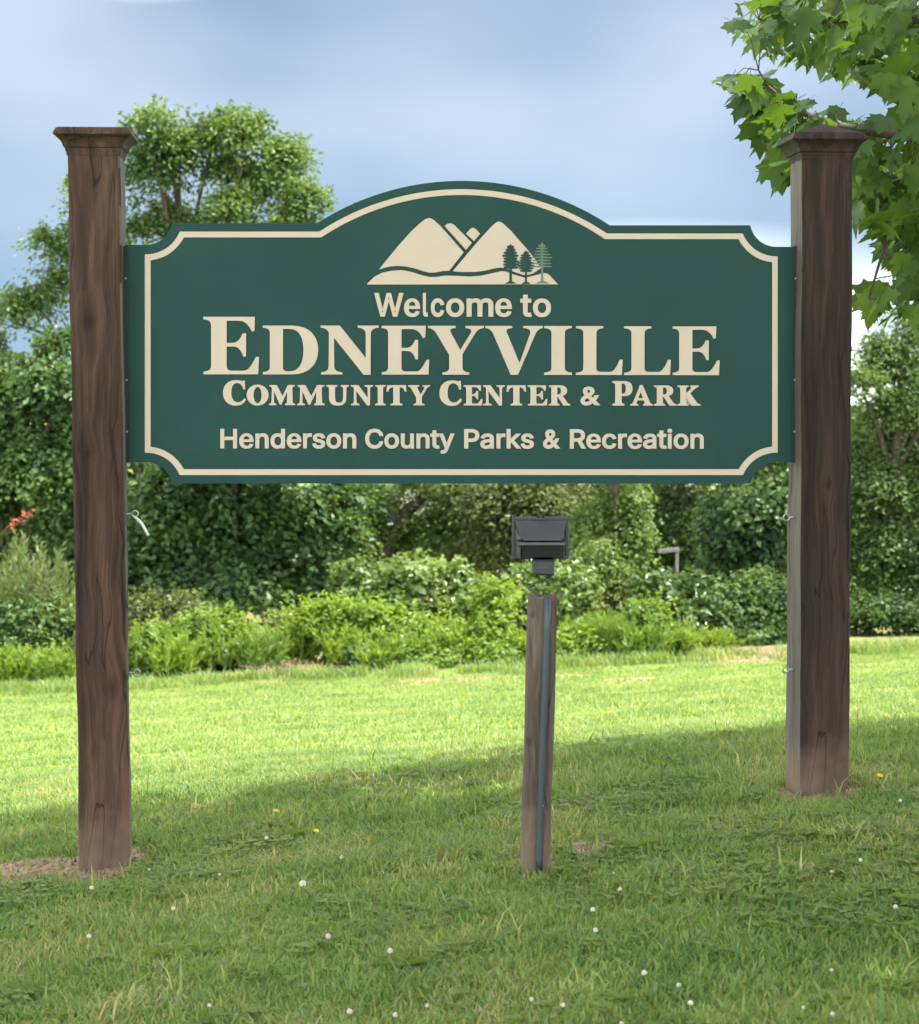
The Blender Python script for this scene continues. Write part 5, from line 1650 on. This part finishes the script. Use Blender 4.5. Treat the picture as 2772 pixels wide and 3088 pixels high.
def floodlight():
    k = YL/F
    c = at(1631, 1624, YL)
    root = empty('floodlight', c)
    tag(root, 'black floodlight seen from behind above the short lamp post', 'floodlight')
    W, Hh = 172*k, 128*k
    # flange frame round the front opening (far side), open box behind it
    f = MB()
    t = 0.011
    f.box((0, 0.045, Hh/2-t/2), (W, 0.03, t)); f.box((0, 0.045, -Hh/2+t/2), (W, 0.03, t))
    f.box((-W/2+t/2, 0.045, 0), (t, 0.029, Hh-2*t)); f.box((W/2-t/2, 0.045, 0), (t, 0.029, Hh-2*t))
    f.build('frame', M['black_metal'], root, bevel=0.002)
    MB().box((0, 0.056, 0), (W-2*t, 0.004, Hh-2*t)).build('lens', M['glass'], root)
    # housing: a wedge that swells towards the viewer and ends in a ledge
    def zz(p): return (1624-p)*k
    def xx(p): return (p-1631)*k
    hb = MB()
    yb = 0.031
    q = [  # rings: (left px, right px, z px, y)
        (1552, 1710, 1568, yb), (1555.5, 1707.5, 1572, 0.020), (1564, 1703, 1600, -0.010), (1569, 1700, 1615, -0.026), (1576, 1695, 1624, -0.036), (1579, 1692, 1629, -0.036)]
    prof = []
    rings = []
    for (l, r, z, y) in q:
        rings.append([(xx(l), y, zz(z)), (xx(r), y, zz(z)), (xx(r)+0.004, yb, zz(z)), (xx(l)-0.004, yb, zz(z))])
    hb.rings(rings)
    hb.build('hood', M['black_metal'], root, bevel=0.0022)
    lg = MB()
    lg.rings([[(xx(1561), -0.046, zz(1633)), (xx(1704), -0.046, zz(1633)), (xx(1707), yb, zz(1628.5)), (xx(1558), yb, zz(1628.5))],
              [(xx(1561), -0.048, zz(1642)), (xx(1704), -0.048, zz(1642)), (xx(1707), yb, zz(1642)), (xx(1558), yb, zz(1642))]])
    lg.build('ledge', M['black_metal'], root, bevel=0.0015)
    lo = MB()
    lo.rings([[(xx(1570), -0.034, zz(1642.3)), (xx(1700), -0.034, zz(1642.3)), (xx(1703), yb, zz(1642.3)), (xx(1563), yb, zz(1642.3))],
              [(xx(1572), -0.014, zz(1680)), (xx(1699), -0.014, zz(1680)), (xx(1703), yb, zz(1684)), (xx(1563), yb, zz(1684))]])
    lo.build('lower_housing', M['black_metal'], root, bevel=0.0015)
    for px in (1563.5,):
        MB().box((xx(px+2), -0.012, zz(1662)), (0.008, 0.05, 0.044)).build('side_rib', M['black_metal'], root, bevel=0.0015)
    # latch on top, feet below, knuckle
    lt = MB()
    lt.tube([(xx(1622), 0.03, zz(1561)), (xx(1628), 0.012, zz(1553)), (xx(1636), 0.012, zz(1550)), (xx(1640), 0.03, zz(1561))], 0.0032, 6)
    lt.build('latch', M['black_metal'], root, True)
    for px in (1580, 1690):
        MB().box((xx(px), 0.02, zz(1691)), (0.009, 0.02, 0.012)).build('foot', M['black_metal'], root, bevel=0.0015)
    kn = MB()
    kn.rings([[(xx(1610), -0.018, zz(1687)), (xx(1668), -0.018, zz(1687)), (xx(1668), 0.03, zz(1684)), (xx(1610), 0.03, zz(1684))],
              [(xx(1604), -0.026, zz(1694)), (xx(1671), -0.026, zz(1694)), (xx(1671), 0.03, zz(1694)), (xx(1604), 0.03, zz(1694))],
              [(xx(1606), -0.026, zz(1728)), (xx(1671), -0.026, zz(1731)), (xx(1671), 0.03, zz(1731)), (xx(1606), 0.03, zz(1728))],
              [(xx(1612), -0.018, zz(1732)), (xx(1667), -0.018, zz(1736)), (xx(1667), 0.026, zz(1736)), (xx(1612), 0.026, zz(1732))]])
    kn.build('junction_box', M['black_metal'], root, bevel=0.0015)
    MB().box((xx(1637), -0.0272, zz(1712)), (0.032, 0.003, 0.007)).build('cover_slot', M['pvc'], root, bevel=0.001)
    MB().tube([(xx(1655), 0.0, zz(1730)), (xx(1655), 0.0, zz(1743))], [0.011, 0.009], 10).build('stem', M['black_metal'], root, True)
    # bent cord that carries on down to the post
    cd = [(1654, 1741), (1645, 1748), (1628, 1752), (1612, 1759), (1597, 1768), (1594, 1775), (1606, 1783), (1620, 1790), (1634, 1797), (1648, 1804)]
    MB().tube([(xx(a), 0.0 - 0.03*i/9, zz(b)) for i, (a, b) in enumerate(cd)], 0.0036, 7).build('cord', M['black_metal'], root, True)
    cd = [(1655, 1742), (1652, 1760), (1641, 1780), (1637, 1803)]
    MB().tube([(xx(a), 0.006, zz(b)) for i, (a, b) in enumerate(cd)], 0.0018, 6).build('cord', M['black_metal'], root, True)
floodlight()

# ------------------------------------------------------------------ maple tree whose crown shades the sign
M['leaf_maple'] = leaf_mat('leaf_maple', (0.030, 0.070, 0.024), (0.054, 0.108, 0.030), (0.100, 0.170, 0.038), 0.42, rough=0.48, spec=0.32, tcol=(2.3, 2.0, 0.5), patch=2.0)
TRUNK = Vector((5.1, 6.6, gzf(5.1, 6.6)))
maple = empty('maple_tree', TRUNK)
tag(maple, 'large leafy maple reaching in at the top right behind the right post', 'tree')
MB().tube([(0, 0, -0.2), (0, 0, 0.25), (0.05, -0.05, 1.6), (-0.05, 0.1, 3.2), (0.0, 0, 6.2), (0.1, -0.1, 10.2)], [0.30, 0.22, 0.18, 0.15, 0.10, 0.03], 14).build('trunk', M['bark'], maple, True)

def maple_leaf_mesh(name, seed):
    r_ = random.Random(seed)
    half = [(0.0, 0.0), (0.20, -0.10), (0.31, -0.01), (0.52, 0.01), (0.43, 0.16), (0.47, 0.26), (0.66, 0.46), (0.50, 0.44), (0.53, 0.58), (0.34, 0.49), (0.21, 0.54), (0.27, 0.79), (0.17, 0.75), (0.10, 0.90), (0.0, 1.10)]
    rib = [(0, 0.75), (0, 0.40)]
    curl = r_.uniform(0.15, 0.45); droop = r_.uniform(0.10, 0.35); tw = r_.uniform(-0.15, 0.15)
    def z(x, y): return -curl*abs(x)**1.3 + 0.10*abs(x) - droop*y*y*0.5 + tw*x*y + 0.02*math.sin(9*y+seed)*abs(x)*4
    v = []; f = []
    for s in (1, -1):
        pts = [(s*(x+r_.uniform(-1, 1)*0.015*(x > 0)), y) for x, y in half]
        c = (s*0.16, 0.33)
        n0 = len(v)
        ring = pts + rib
        v.append((c[0], c[1], z(*c)))
        for p in ring: v.append((p[0], p[1], z(*p)))
        m_ = len(ring)
        for k in range(m_):
            tri = (n0, n0+1+k, n0+1+(k+1) % m_)
            f.append(tri if s > 0 else tri[::-1])
    n0 = len(v)
    v += [(-0.012, 0.0, 0.0), (0.012, 0, 0.0), (0.01, -0.28, 0.05), (-0.01, -0.28, 0.05)]
    f.append((n0, n0+3, n0+2, n0+1))
    me = bpy.data.meshes.new(name); me.from_pydata(v, [], f); me.update()
    bm = bmesh.new(); bm.from_mesh(me); bmesh.ops.remove_doubles(bm, verts=bm.verts, dist=1e-4); bm.to_mesh(me); bm.free()
    me.materials.append(M['leaf_maple'])
    me.polygons.foreach_set('use_smooth', np.ones(len(me.polygons), bool))
    return me
ML = [maple_leaf_mesh('leaf', i) for i in range(6)]

def in_poly(p, poly): return inside(p, poly)
# visible boughs: (polygon in photograph pixels, count, depth range)
BOUGHS = [
    ([(2225, 85), (2290, -40), (2860, -60), (2860, 330), (2740, 320), (2690, 285), (2560, 235), (2490, 195), (2390, 170), (2320, 140)], 120, (8.75, 9.9)),
    ([(2185, 245), (2300, 235), (2330, 300), (2420, 320), (2440, 390), (2290, 360)], 18, (8.7, 9.1)),
    ([(2270, 380), (2430, 370), (2430, 560), (2340, 540)], 14, (8.7, 9.1)),
    ([(2420, 345), (2540, 350), (2560, 420), (2420, 420)], 6, (8.75, 9.1)),
    ([(2550, 380), (2680, 350), (2860, 340), (2860, 720), (2700, 700), (2600, 640), (2540, 600)], 80, (8.7, 9.8)),
    ([(2600, 640), (2860, 680), (2860, 880), (2740, 850), (2640, 740)], 30, (8.8, 9.6)),
    ([(2590, 890), (2680, 860), (2860, 840), (2860, 1000), (2640, 960)], 20, (8.8, 9.6)),
]
tips = []
nleaf = 0
for poly, cnt, (d0, d1) in BOUGHS:
    xs = [p[0] for p in poly]; ys = [p[1] for p in poly]
    pts = []
    tries = 0
    while len(pts) < cnt and tries < 8000:
        tries += 1
        q = (random.uniform(min(xs), max(xs)), random.uniform(min(ys), max(ys)))
        if not in_poly(q, poly): continue
        md = 26 if tries < 5000 else 16
        if any((q[0]-a[0])**2+(q[1]-a[1])**2 < md**2 for a in pts): continue
        pts.append(q)
    for (a, b) in pts:
        d = random.uniform(d0, d1)
        c = at(a, b, d)
        tips.append(c)
        o = bpy.data.objects.new('leaf', random.choice(ML))
        col.objects.link(o); o.parent = maple
        s = random.uniform(0.095, 0.155)
        # tip points outwards (left) and down; upper side faces up
        yaw = math.radians(random.gauss(150, 55))
        tilt = math.radians(random.gauss(38, 20))
        tipd = Vector((math.cos(yaw)*math.cos(tilt), math.sin(yaw)*math.cos(tilt)*0.8 - 0.25, -math.sin(tilt))).normalized()
        upn = Vector((random.gauss(0, 0.35), random.gauss(-0.15, 0.40), 1.0))
        nrm = (upn - tipd*upn.dot(tipd)).normalized()
        xax = tipd.cross(nrm)
        R = Matrix((xax, tipd, nrm)).transposed()
        mw = R.to_4x4() @ Matrix.Scale(s, 4)
        mw.translation = c - tipd*s*0.5 - TRUNK
        o.matrix_local = mw
        nleaf += 1

# further leaves deeper in the same boughs
V = []; NL = 0; FF = []
base_m = ML[1]
bv = np.array([tuple(v_.co) for v_ in base_m.vertices]); bf = [list(p_.vertices) for p_ in base_m.polygons]
lt = []
for poly, cnt, (d0, d1) in BOUGHS:
    xs = [p[0] for p in poly]; ys = [p[1] for p in poly]
    k = 0
    while k < int(cnt*0.95):
        q = (random.uniform(min(xs), max(xs)), random.uniform(min(ys), max(ys)))
        if not in_poly(q, poly): continue
        k += 1
        c = at(q[0], q[1], random.uniform(d0+0.35, d1+0.5))
        yaw = math.radians(random.gauss(150, 60)); tilt = math.radians(random.gauss(38, 22))
        tipd = Vector((math.cos(yaw)*math.cos(tilt), math.sin(yaw)*math.cos(tilt)*0.8-0.25, -math.sin(tilt))).normalized()
        upn = Vector((random.gauss(0, 0.35), random.gauss(-0.15, 0.4), 1.0)); nrm = (upn-tipd*upn.dot(tipd)).normalized(); xa = tipd.cross(nrm)
        R = np.array([xa, tipd, nrm]).T
        pv = (bv*random.uniform(0.09, 0.15)) @ R.T + np.array(c - TRUNK)
        V.append(pv)
        for f_ in bf: FF.append([i+NL for i in f_]); lt.append(len(f_))
        NL += len(bv)
o = link('inner_foliage', mesh_np('inner_foliage', np.concatenate(V), lt, np.concatenate([np.array(f_) for f_ in FF])), M['leaf_maple'], maple, True)
o['kind'] = 'stuff'

# boughs and twigs that carry them
def twig_between(name, pts, r0, r1, seg=7):
    n = len(pts)
    MB().tube([Vector(p)-TRUNK for p in pts], [r0+(r1-r0)*i/(n-1) for i in range(n)], seg).build(name, M['twig'] if r0 < 0.02 else M['bark'], maple, True)
b1 = [TRUNK+Vector((0, 0.05, 2.7)), Vector((3.6, 8.2, 3.4)), at(2760, 60, 9.3), at(2560, 60, 9.2), at(2400, 70, 9.1), at(2290, 60, 9.0)]
b2 = [TRUNK+Vector((0, 0.05, 2.3)), Vector((3.4, 8.2, 2.85)), at(2790, 420, 9.1), at(2640, 400, 9.0), at(2480, 370, 8.95), at(2380, 315, 8.9), at(2318, 262, 8.9), at(2288, 212, 8.9)]
b3 = [TRUNK+Vector((0, 0.05, 2.0)), Vector((3.4, 8.3, 2.35)), at(2800, 640, 9.2), at(2680, 700, 9.1), at(2620, 900, 9.1)]
for b in (b1, b2, b3): twig_between('branch', b, 0.03, 0.003)
segs = [p for b in (b1[2:], b2[2:], b3[2:]) for i in range(len(b)-1) for p in [b[i].lerp(b[i+1], t) for t in (0.1, 0.4, 0.7, 1.0)]]
tw = MB()
for c in tips:
    nb = min(segs, key=lambda s_: (s_-c).length)
    if 0.03 < (nb-c).length < 0.24:
        md = nb.lerp(c, 0.5)+Vector((0, 0, 0.03))
        tw.tube([nb-TRUNK, md-TRUNK, c-TRUNK], [0.0028, 0.002, 0.0012], 5, cap=False)
tag(tw.build('twigs', M['bark'], maple), kind='stuff')

# upper crown: limbs and the mass of leaves overhead
CR_C = np.array([5.15, 5.05, TRUNK.z+8.2]); CR_R = np.array([4.75, 4.4, 2.6])
for k in range(16):
    a = 2*math.pi*k/16 + random.uniform(-0.15, 0.15)
    e = Vector(CR_C) + Vector((math.cos(a)*CR_R[0]*0.8, math.sin(a)*CR_R[1]*0.8, random.uniform(-0.2, 1.6)))
    st = TRUNK + Vector((0, 0, random.uniform(4.2, 8.0)))
    twig_between('branch', [st, st.lerp(e, 0.5)+Vector((0, 0, 0.4)), e], 0.05, 0.008)
n = 24000
d = rng.normal(size=(n, 3)); d /= np.linalg.norm(d, axis=1, keepdims=True)
rad = rng.uniform(0.15, 1.0, n)**0.45
lum = 1 + 0.06*np.sin(d[:, 0]*7+1)+0.06*np.sin(d[:, 1]*8+2)+0.05*np.sin(d[:, 0]*19+d[:, 1]*13)+0.05*np.sin(d[:, 1]*23-d[:, 2]*11)
P = CR_C + d*(rad*lum)[:, None]*CR_R
# the skirt of the crown lifts outwards, away from the trunk
keep = P[:, 2] > EYE + 0.35 + 0.186*np.maximum(P[:, 1], 3.0)
# gap cut in the crown towards the sun to light the lower bough tip
tipc = np.array(at(2330, 330, 8.9)); sv = np.array(SUN_VEC)
rel = P - tipc; t_ = rel @ sv
dist = np.linalg.norm(rel - t_[:, None]*sv, axis=1)
keep &= ~((dist < 0.34) & (t_ > 0))
P = P[keep]
k = len(P)
Nn = rng.normal(size=(k, 3))*0.55 + np.array([[0, 0, 1.0]])
nn_, u_, w_ = basis(Nn)
sp = rng.uniform(0, 6.28, k)
ca, sa = np.cos(sp)[:, None], np.sin(sp)[:, None]
A = u_*ca+w_*sa; B = -u_*sa+w_*ca
S = rng.uniform(0.12, 0.18, k)[:, None]
pts = [(0, 0), (0.5, 0.0), (0.42, 0.2), (0.62, 0.46), (0.28, 0.52), (0, 1.05), (-0.28, 0.52), (-0.62, 0.46), (-0.42, 0.2), (-0.5, 0.0)]
v = np.stack([P + (A*(b-0.4) + B*a)*S - nn_*S*0.25*abs(a) for a, b in pts], 1).reshape(-1, 3) - np.array(TRUNK)
f = (np.arange(k)*10)[:, None]+np.arange(10)[None]
co = link('crown', mesh_np('crown', v, np.full(k, 10), f), M['leaf_maple'], maple)
co['kind'] = 'stuff'
